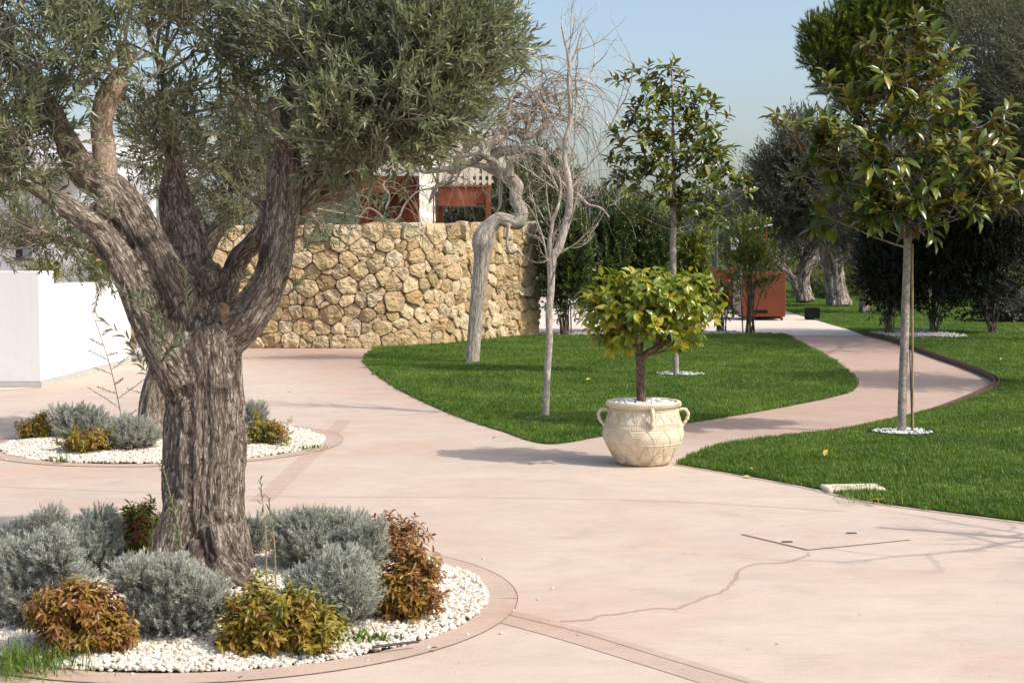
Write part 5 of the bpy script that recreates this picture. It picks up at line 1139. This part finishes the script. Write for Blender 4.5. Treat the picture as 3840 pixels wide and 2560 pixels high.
M['bark_old'] = m_bark('weathered_olive_bark', (.06, .05, .04), (.24, .205, .17), (.46, .42, .36), attr='bark', sc=3.2, zs=.3, bump=.06)
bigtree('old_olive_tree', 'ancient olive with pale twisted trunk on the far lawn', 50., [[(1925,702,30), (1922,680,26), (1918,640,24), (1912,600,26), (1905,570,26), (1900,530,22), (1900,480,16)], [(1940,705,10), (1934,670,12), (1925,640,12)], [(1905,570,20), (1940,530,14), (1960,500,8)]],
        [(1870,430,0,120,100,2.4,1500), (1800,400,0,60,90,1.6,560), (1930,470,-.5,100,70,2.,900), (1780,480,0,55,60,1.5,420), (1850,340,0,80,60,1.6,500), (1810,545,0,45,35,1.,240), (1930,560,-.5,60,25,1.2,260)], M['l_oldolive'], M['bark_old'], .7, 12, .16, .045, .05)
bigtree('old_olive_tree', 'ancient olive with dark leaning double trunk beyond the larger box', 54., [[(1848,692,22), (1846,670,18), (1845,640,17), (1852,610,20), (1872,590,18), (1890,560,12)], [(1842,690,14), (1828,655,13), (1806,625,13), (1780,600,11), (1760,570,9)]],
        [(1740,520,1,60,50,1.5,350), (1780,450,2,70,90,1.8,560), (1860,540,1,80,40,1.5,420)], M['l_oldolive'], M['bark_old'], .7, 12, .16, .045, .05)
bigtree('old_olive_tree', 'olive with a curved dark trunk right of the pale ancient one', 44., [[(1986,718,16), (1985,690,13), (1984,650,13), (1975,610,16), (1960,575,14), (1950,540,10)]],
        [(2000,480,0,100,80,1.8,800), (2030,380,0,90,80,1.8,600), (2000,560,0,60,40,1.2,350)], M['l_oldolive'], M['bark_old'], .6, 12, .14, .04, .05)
bigtree('grey_olive_tree', 'huge grey green olive filling the upper right corner', 29., [[(2480,800,34), (2480,700,30), (2460,560,26), (2430,420,20), (2400,300,14)], [(2460,560,16), (2380,430,12), (2300,330,8)]],
        [(2330,110,0,160,120,1.7,1500), (2230,170,.3,90,110,1.3,800), (2330,300,0,140,130,2.,2000), (2200,310,.6,90,100,1.6,1000), (2440,200,-1,180,220,2.6,1500), (2500,100,-3,200,250,2.6,1300), (2270,40,.4,80,70,1.,400), (2180,420,3.,100,60,1.2,700), (2320,430,2.,110,60,1.4,900)], M['l_olive2'], M['bark_old'], .42, 14, .085, .018, None, clf=1.3, amt=.42, br=90, up=.5)
bigtree('pine_tree', 'bright green pine rising above the magnolia at the upper right', 58., [[(2120,735,22), (2115,500,20), (2100,300,16), (2080,150,12), (2100,50,8)], [(2090,230,9), (1990,170,6), (1920,120,4)], [(2090,150,8), (2200,60,5)]],
        [(1905,80,0,62,50,1.2,330), (1880,130,0,40,40,1.,170), (1960,150,0,70,60,1.3,420), (1925,190,0,55,35,1.,220), (2010,60,0,90,60,1.5,560), (2100,40,0,110,70,1.6,700), (2200,20,0,110,50,1.6,500), (2020,190,0,80,55,1.3,480), (1960,240,0,45,20,.8,90), (2080,130,0,80,70,1.4,440), (1960,30,0,40,30,.9,110), (2100,-60,0,200,60,2.,400), (1990,110,0,60,50,1.2,260)],
        M['l_pine'], M['bark_far'], .36, 34, .19, .026, None, kind='tri', ang=.75, up=.8, scale=1.7, clf=.8, amt=.55, twr=.012, br=90)
# far background: separate trees behind pavilion and hedge
FAR = [('dark round tree behind the twisted tree trunk', 1230, 600, 450, 75, 90, 60., 'l_far', 600), ('bushy tree showing between the gate and the twisted tree', 1155, 600, 470, 60, 70, 58., 'l_far', 450), ('grey green tree seen through the square gate opening', 1065, 600, 520, 75, 70, 62., 'l_oldolive', 650), ('small tree left of the tallest lamp post', 1380, 600, 520, 55, 70, 64., 'l_far', 350),
       ('rusty leaved bush behind the hedge below the tallest lamp', 1452, 600, 515, 60, 60, 66., 'l_yel', 350), ('far dark pine between the rear magnolia and the lamp', 1640, 620, 520, 80, 70, 90., 'l_far', 650), ('grey green tree left of the ancient olives', 1735, 640, 500, 55, 75, 68., 'l_oldolive', 450), ('far tree behind the tan panels', 1560, 610, 540, 60, 60, 80., 'l_far', 300), ('green tree behind the glass wall at the left', 780, 600, 500, 90, 70, 60., 'l_far', 500), ('green tree seen between the rusty panels', 880, 600, 510, 50, 70, 62., 'l_far', 250)]
for lab, u, vb, vc, ru, rv, Yb, mt, n in FAR:
    bigtree('background_tree', lab, Yb, [[(u, vb + 20, 6), (u, vc, 5), (u, vc - rv * .6, 2)]], [(u, vc, 0, ru, rv, ru * PXM(Yb), n), (u - ru * .5, vc + rv * .4, 0, ru * .6, rv * .6, 1.2, int(n * .3)), (u + ru * .4, vc - rv * .3, 0, ru * .5, rv * .6, 1.2, int(n * .25))], M[mt], M['bark_far'], .8, 10, .22, .08, None, clf=.7, amt=.4, twr=0, br=0)
for lab, u, v, ru, rv, Yb, mt, n, cat in (('bright yellow green bush glowing behind the ancient olive trunks', 1900, 635, 75, 50, 72., 'l_yel', 700, 'bush'), ('yellow weeping bush between the pale trunk and the curved trunk', 1965, 640, 30, 48, 66., 'l_yel', 260, 'bush'), ('sunlit lime bush at the far right edge', 2345, 668, 38, 34, 42., 'l_yel', 260, 'bush'), ('low green groundcover mound behind the leaning trunks', 1880, 672, 55, 16, 60., 'l_laurel', 260, 'bush'), ('low clipped grey green hedge at the far right', 2330, 716, 70, 24, 38., 'l_oldolive', 420, 'hedge')):
    shrub('background_bush', lab, [(u, v, 0, ru, rv, ru * PXM(Yb) * .8, n)], Yb, M[mt], .4, 9, .14, .05, cat=cat, base=(float(W(u, v, Yb)[0]), Yb, 0.), twr=.006, up=.3)
# distant belt of trees that closes the view
mb = MB(); n = 5200; X = rng.uniform(-75, 75, n); Yb = rng.uniform(112, 128, n); top = 3.2 + 2.2 * noise(np.c_[X * .12, Yb * 0, 0 * X], 21) + 1.2 * noise(np.c_[X * .5, Yb * .1, 0 * X], 22); Z = rng.random(n) ** .7 * np.maximum(top, 1.)
P = np.c_[X, Yb, Z]; D = nrm(rng.normal(size=(n, 3)) + [0, -.3, .6]); leafy(mb, P, D, 1.4, 9, .8, .5, .22, 'two', .5, twig=False); tag(build(mb, 'treeline', M['l_far']), 'far off belt of mixed trees along the horizon', kind='stuff')
mb = MB(); n = 3000; X = rng.uniform(17, 42, n); Yb = rng.uniform(60, 68, n); top = 6 + 2.5 * noise(np.c_[X * .2, Yb * 0, 0 * X], 23); Z = rng.random(n) ** .8 * top
P = np.c_[X, Yb, Z]; D = nrm(rng.normal(size=(n, 3)) + [0, -.3, .6]); leafy(mb, P, D, 1.0, 9, .8, .4, .16, 'two', .5, twig=False); tag(build(mb, 'woodland', M['l_oldolive']), 'dense dark wood behind the shrubs at the right', kind='stuff')
print('background', time.time() - T0)

# --- bedding plants
def rt(base): return lambda sh, rn, fr: base + .48 * sh + .30 * rn + .18 * noise(fr[0] * 6, 17)
def lavender(u, vb, w_, h_, label, Yc=None, n=None):
    B = G(u, vb); h_ = h_ - .045 / PXM(float(B[1])); d = w_ * .5 * PXM(float(B[1])); Yb = float(B[1]) + d * .8; n = n or int(w_ * h_ * .050 * (Yb / 7) ** .6)
    bl = [(u, vb - h_ * .50, 0, w_ * .42, h_ * .36, d * .8, int(n * .38))]
    for _ in range(9): bl.append((u + rng.uniform(-.40, .40) * w_, vb - h_ * rng.uniform(.38, .92), rng.uniform(-.6, .4) * d, w_ * rng.uniform(.11, .19), h_ * rng.uniform(.13, .2), d * .35, int(n * .075)))
    return shrub('lavender_bush', label, bl, Yb, M['l_lav'], .07, 26, .024, .0032, kind='two', ang=.75, base=(float(W(u, vb, Yb)[0]), Yb, 0.), stems=30, up=.9, jit=.5, cat='shrub', stemr=.0035, group=None, shell=.30, rnd=.35, tf=lambda sh, rn, fr: .5 * sh + .5 * rn)
def nandina(u, vb, w_, h_, label, mat, base_t=.0, n=None):
    B = G(u, vb); n = n or int(w_ * h_ * .0125); h_ = h_ - .05 / PXM(float(B[1])); d = w_ * .5 * PXM(float(B[1])); Yb = float(B[1]) + d * .7; n = n or int(w_ * h_ * .0125)
    bl = [(u, vb - h_ * .40, 0, w_ * .40, h_ * .36, d * .8, int(n * .35))]
    for _ in range(9): bl.append((u + rng.uniform(-.38, .38) * w_, vb - h_ * rng.uniform(.25, .9), rng.uniform(-.6, .4) * d, w_ * rng.uniform(.08, .15), h_ * rng.uniform(.10, .18), d * .3, int(n * .075)))
    r = shrub('nandina_bush', label, bl, Yb, M[mat], .09, 14, .040, .0145, kind='oval', ang=1.25, base=(float(W(u, vb, Yb)[0]), Yb, 0.), stems=26, up=.7, grav=.55, stemr=.003, cat='shrub', jit=.5, shell=.42, tf=rt(base_t))
    return r
lavender(80, 1462, 255, 232, 'large silvery lavender mound at the left edge of the near bed')
lavender(172, 1345, 225, 170, 'shaded darker lavender mound left of the big trunk')
lavender(10, 1330, 130, 125, 'lavender at the left edge behind the large mound')
lavender(402, 1488, 240, 200, 'silvery lavender in front of the big trunk')
lavender(742, 1335, 250, 165, 'rounded lavender right of the big trunk, at the back of the near bed')
lavender(765, 1472, 215, 210, 'silvery lavender beside the tall red brown shrub, in front')
lavender(576, 1290, 55, 105, 'small lavender tuft peeping out right behind the big trunk')
lavender(845, 1345, 70, 150, 'narrow upright lavender squeezed against the red brown shrub')
nandina(202, 1518, 212, 170, 'red brown low shrub near the lower left', 'l_rednand', .12)
nandina(635, 1512, 250, 165, 'broad golden leaved shrub in the middle of the near bed front', 'l_nand', -.05)
nandina(304, 1294, 135, 140, 'golden brown shrub just left of the big trunk', 'l_nand', -.08)
nandina(935, 1442, 138, 190, 'tall red brown shrub at the right end of the near bed', 'l_rednand', .1)
nandina(902, 1300, 100, 118, 'taller red brown tip behind the tall shrub at the right of the near bed', 'l_rednand', .3, n=130)
nandina(618, 1268, 46, 75, 'small brown shrub tucked behind the lavender right of the trunk', 'l_rednand', .1, n=60)
lavender(190, 1018, 145, 84, 'wide silver lavender in the left half of the far bed')
lavender(308, 1045, 130, 96, 'silver lavender in the middle of the far bed')
lavender(580, 1005, 70, 80, 'silver lavender right of the trunk in the far bed')
nandina(82, 1012, 76, 66, 'bronze shrub at the left end of the far bed', 'l_nand', .05, n=110)
nandina(204, 1048, 122, 62, 'golden shrub in front of the silver lavender of the far bed', 'l_nand', -.05, n=150)
nandina(610, 1030, 90, 84, 'yellow and bronze shrub at the right end of the far bed', 'l_nand', .0, n=120)
# red buds scattered on the golden shrubs
for (u, v, w_, h_, Yv) in ((640, 1400, 200, 80, 6.2), (310, 1215, 90, 50, 7.7)):
    mb = MB()
    for _ in range(26):
        c = W(u + rng.uniform(-.5, .5) * w_, v + rng.uniform(-.5, .5) * h_, Yv + rng.uniform(0, .25))
        for __ in range(5): tubes(mb, np.array([c + rng.normal(0, .005, 3), c + rng.normal(0, .005, 3) + [0, 0, .008]]), np.array([.0035, .002]), 4)
    tag(build(mb, 'flower_buds', M['berry']), 'tiny crimson flower buds on the golden shrub' + (' in the near bed front' if u > 500 else ' left of the trunk'), kind='stuff')
# wiry twig plants, olive suckers, weeds
def wiry(u, vb, ut, vt, label, Yoff=0., nb=9, leaves=True, mat='l_laurel_shade', ll=.024):
    B = G(u, vb); Yb = float(B[1]) + Yoff; B = W(u, vb, Yb); B[2] = 0; t = W(ut, vt, Yb); r = empty('wiry_plant', tuple(B)); tag(r, label, 'plant'); mb = MB(); m_ = (B + t) / 2 + [.03, 0, 0]
    q = catmull([[*B, .005], [*m_, .0038], [*t, .0012]], 12); tubes(mb, q[:, :3], q[:, 3], 5); PP, DD = [], []
    for i in range(nb):
        f = .12 + .75 * i / nb; s = q[int(f * (len(q) - 1)), :3]; d = nrm(np.array([(-1) ** i * rng.uniform(.7, 1.1), rng.normal(0, .5), rng.uniform(.2, .7)])); L = np.linalg.norm(t - B) * .34 * (1.1 - f)
        b = np.array([s, s + d * L * .5 + rng.normal(0, .01, 3), s + d * L]); tubes(mb, b, np.array([.0025, .002, .001]), 4); PP.append(s); DD.append(d * L)
    PP.append(q[len(q)//2, :3]); DD.append(t - q[len(q)//2, :3])
    build(mb, 'stem', M['stem'], r)
    mb = MB(); DD = np.array(DD); Ls = np.linalg.norm(DD, axis=1); fr = leaf_frames(np.array(PP), nrm(DD), Ls, 22, .9, .5); put_leaves(mb, fr, ll, ll * .42, 'two', rng.random(len(fr[0]))); tag(build(mb, 'foliage', M[mat], r), kind='stuff')
M['l_wiry'] = m_leaf('small_dull_leaf', ((0., (.05, .06, .02)), (1., (.11, .12, .04))), trans=.2)
wiry(284, 990, 212, 716, 'tall wiry plant with tiny leaves leaning left in the far bed', .3, 11, mat='l_wiry')
wiry(378, 990, 300, 738, 'thin bare whip leaning left beside the second olive', .2, 4, mat='l_wiry')
wiry(345, 985, 352, 830, 'short wiry plant beside the second olive trunk', .5, 6, mat='l_wiry')
M['l_suck'] = m_leaf('sucker_leaf', ((0., (.09, .12, .05)), (1., (.22, .25, .11))), trans=.3)
def sucker(u, vb, ut, vt, label, Yb, n=24):
    B = W(u, vb, Yb); t = W(ut, vt, Yb); r = empty('olive_sucker', tuple(B)); tag(r, label, 'plant'); mb = MB(); q = catmull([[*B, .0045], [*((B + t) / 2 + [.01, 0, 0]), .0035], [*t, .0015]], 8); tubes(mb, q[:, :3], q[:, 3], 5); build(mb, 'stem', M['twig'], r)
    mb = MB(); D_ = t - B; fr = leaf_frames(B[None], nrm(D_[None]), np.array([np.linalg.norm(D_)]), n, .85, .4); put_leaves(mb, fr, .046 * (.6 + .6 * rng.random(n)), .010, 'oval', rng.random(n)); tag(build(mb, 'foliage', M['l_suck'], r), kind='stuff')
sucker(612, 1345, 598, 1100, 'thin upright shoot with leafy tip right of the big trunk', 7.2); sucker(634, 1350, 616, 1140, 'slightly shorter thin shoot right of the big trunk, next to its twin', 7.1, 18)
sucker(425, 1320, 372, 1060, 'leafy olive shoot climbing the left side of the big trunk', 7.0, 46); sucker(418, 1300, 398, 1150, 'shorter olive shoot against the left side of the big trunk', 6.98, 34); sucker(338, 1310, 352, 1190, 'pale olive shoot standing clear left of the big trunk', 7.05, 30)
def weed(u, v, label, name='weed', n=60, s=.05, L=.10, mat='l_weed', wd=.005, zc=0.02):
    B = G(u, v, .02); r = empty(name, tuple(B)); tag(r, label, 'weed' if name == 'weed' else 'grass tuft'); P_ = B + rng.normal(0, s, (n, 3)) * [1, .7, 0]; D_ = nrm(np.c_[rng.normal(0, .55, (n, 2)), np.ones(n)]); mb = MB()
    Q = np.stack([P_, P_ + D_ * L * .5, P_ + nrm(D_ + [0, 0, -.45]) * L], 1); sd = nrm(np.cross(D_, [0, 0, 1.])) * wd
    V = np.stack([Q[:, 0] - sd, Q[:, 0] + sd, Q[:, 1] + sd * .8, Q[:, 1] - sd * .8, Q[:, 2]], 1); o_ = (np.arange(n) * 5)[:, None]
    mb.add(V.reshape(-1, 3), (o_ + [0, 1, 2, 3]).reshape(-1, 4), (o_ + [3, 2, 4]).reshape(-1, 3), tint=np.repeat(rng.random(n), 5)); tag(build(mb, 'blades', M[mat], r), kind='stuff')
weed(40, 1535, 'bright green grass tuft growing in the gravel at the lower left corner', 'grass_tuft', 420, .11, .13, wd=.0022)
weed(140, 1058, 'small green weed at the front rim of the far bed, left', n=18, s=.02, L=.07); weed(118, 1054, 'tiny second weed beside the left rim of the far bed', n=10, s=.02, L=.05)
weed(722, 1030, 'green weed at the right rim of the far bed', n=40, s=.06, L=.05); weed(655, 1028, 'small weed in the right part of the far bed gravel', n=24, s=.05, L=.06)
weed(840, 1468, 'low weed in the gravel below the silvery lavender', n=50, s=.06, L=.05, wd=.007); weed(610, 1330, 'light green weed by the root of the big trunk', n=60, s=.06, L=.06, wd=.008)
weed(215, 1330, 'dark strap leaves left of the trunk in the near bed', n=9, s=.03, L=.35, wd=.012, mat='l_laurel'); weed(1540, 858, 'small weed in the pebbles of the smaller magnolia ring', n=16, s=.04, L=.06)
for (u, v, lab, cr) in ((1960, 1085, 'coarse pale grass clump near the lower right lawn edge', .14), (2010, 1148, 'coarse light grass clump beside the cream slab', .12), (1110, 880, 'pale coarse grass clump in the middle lawn left part', .16)): weed(u, v, lab, 'grass_tuft', 120, cr, .10, wd=.003)
# fallen leaves and the rod on the gravel
LV, LF = leaf_tmpl('oval'); fm = MB().add(LV * [1, 1, 1], *LF, tint=.5).mesh('fallen_leaf', m_plain('yellow_dry_leaf', (.50, .38, .06), .6, .3, var=.2), smooth=True)
fm2 = MB().add(LV, *LF, tint=.5).mesh('fallen_leaf', m_plain('brown_dry_leaf', (.12, .05, .025), .6, .3, var=.2), smooth=True)
for i, (u, v, s, lab, m_) in enumerate(((1713, 1077, .10, 'fallen pale yellow leaf on the lawn right of the pot', fm), (1894, 1047, .09, 'fallen yellow leaf lying between pot and tall magnolia', fm), (2028, 1147, .09, 'fallen yellow leaf at the lawn edge by the cream slab', fm), (1346, 872, .08, 'fallen orange leaf on the lawn left of the lemon crown', fm), (1706, 1094, .07, 'fallen yellow leaf on the paving edge below the lawn', fm), (2300, 823, .10, 'pale scrap lying on the far right lawn', fm), (2130, 747, .1, 'pale fallen leaf on the far lawn', fm),
        (988, 1489, .035, 'brown dry leaf on the concrete ring of the near bed', fm2), (1140, 1003, .05, 'dark dry leaf on the paving by the middle lawn tip', fm2), (560, 1440 + 110, .03, 'small dark dry leaf at the bottom on the ring', fm2), (668, 900, .05, 'small dark speck of leaf on the far paving', fm2))):
    p_ = G(u, v, .045 if m_ is fm and u not in (1706,) else .012); o = link('fallen_leaf', m_, None, tuple(p_)); o.scale = (s, s * .5, s); o.rotation_euler = (rng.normal(0, .25), rng.normal(-.1, .2), rng.uniform(0, 6.28)); tag(o, lab, 'leaf', 'fallen leaves')
a, b = G(856, 1485, .035), G(962, 1472, .035); mb = MB(); tubes(mb, np.array([a, b]), np.array([.006, .006]), 8, cap=True); tag(build(mb, 'metal_rod', M['darkmetal']), 'short dark rod lying on the gravel at the right of the near bed', 'rod')

bigtree('olive_tree', 'olive just beyond the right edge whose crown shades the lawn', 18.5, [[(2700,1000,30), (2700,800,26), (2690,600,22), (2690,400,14)]], [(2690,220,0,170,150,1.3,900), (2760,300,-.5,160,120,1.2,600), (2620,330,.8,110,90,1.,350)], M['l_oldolive'], M['bark_old'], .32, 14, .07, .016, None, clf=1.5, amt=.35, br=40)
# litter: dead leaf scraps among the pebbles, grit on the paving
for (cx, cy, r_), n_, lab in ((BED1, 420, 'dry leaf scraps lying on the gravel of the near bed'), (BED2, 260, 'dry leaf scraps lying on the gravel of the far bed')):
    a_ = rng.uniform(0, 6.28, n_); q_ = r_ * np.sqrt(rng.random(n_)) * .97; P = np.c_[cx + q_ * np.cos(a_), cy + q_ * np.sin(a_), np.full(n_, .036) + mnd((cx, cy, r_))(cx + q_ * np.cos(a_), cy + q_ * np.sin(a_))]
    ax = nrm(np.c_[rng.normal(size=(n_, 2)), rng.normal(0, .15, n_)]); nn = nrm(np.cross(ax, np.cross([0, 0, 1.], ax))); mb = MB(); put_leaves(mb, (P, ax, nn), .022 * (.5 + rng.random(n_)), .008, 'oval', rng.random(n_)); tag(build(mb, 'leaf_litter', M['l_litter']), lab, kind='stuff')
n_ = 150; u_ = rng.uniform(40, 2300, n_); v_ = rng.uniform(880, 1560, n_); P = G(u_, v_, .004); k = (P[:, 1] < 22) & ~inside(LAWN1, P[:, 0], P[:, 1]) & ~inside(LAWN2, P[:, 0], P[:, 1]); P = P[k]; n_ = len(P)
ax = nrm(np.c_[rng.normal(size=(n_, 2)), np.zeros(n_)]); mb = MB(); put_leaves(mb, (P, ax, np.tile([0, 0, 1.], (n_, 1))), .012 * (.4 + 1.3 * rng.random(n_) ** 2), .005, 'oval', rng.random(n_)); tag(build(mb, 'grit', M['l_litter']), 'scattered dark grit and leaf crumbs on the pink paving', kind='stuff')
# --- bare tree just outside the frame at the right, whose branch shadow falls across the paving corner
r = empty('bare_tree', (5.2, 8.0, 0)); tag(r, 'bare tree beyond the right edge casting branch shadows on the paving', 'tree')
mb = MB(); seg = catmull([[5.0, 7.6, 0, .07], [4.95, 7.6, 1.0, .06], [5.0, 7.65, 2.0, .05], [5.05, 7.6, 3.2, .03]], 6); tubes(mb, seg[:, :3], seg[:, 3], 10, cap=True); build(mb, 'trunk', M['bark_mag'], r, smooth=True)
mb = MB()
for i in range(11):
    c = seg[6 + i]; bough(c[:3], np.array([rng.normal(0, .9), rng.normal(0, .9), rng.uniform(.3, .8)]), rng.uniform(.8, 1.5), .018, 2, .05)
tag(build(mb, 'twigs', M['twig'], r), kind='stuff')

for o in ROOTS:
    if '_o' in o.keys(): del o['_o']
for o in bpy.data.objects:
    if '_o' in o.keys(): del o['_o']
tris = sum(len(m.loops) - 2 * len(m.polygons) for m in bpy.data.meshes)
print('done', round(time.time() - T0, 1), 's  tris', tris, 'objects', len(scene.objects))
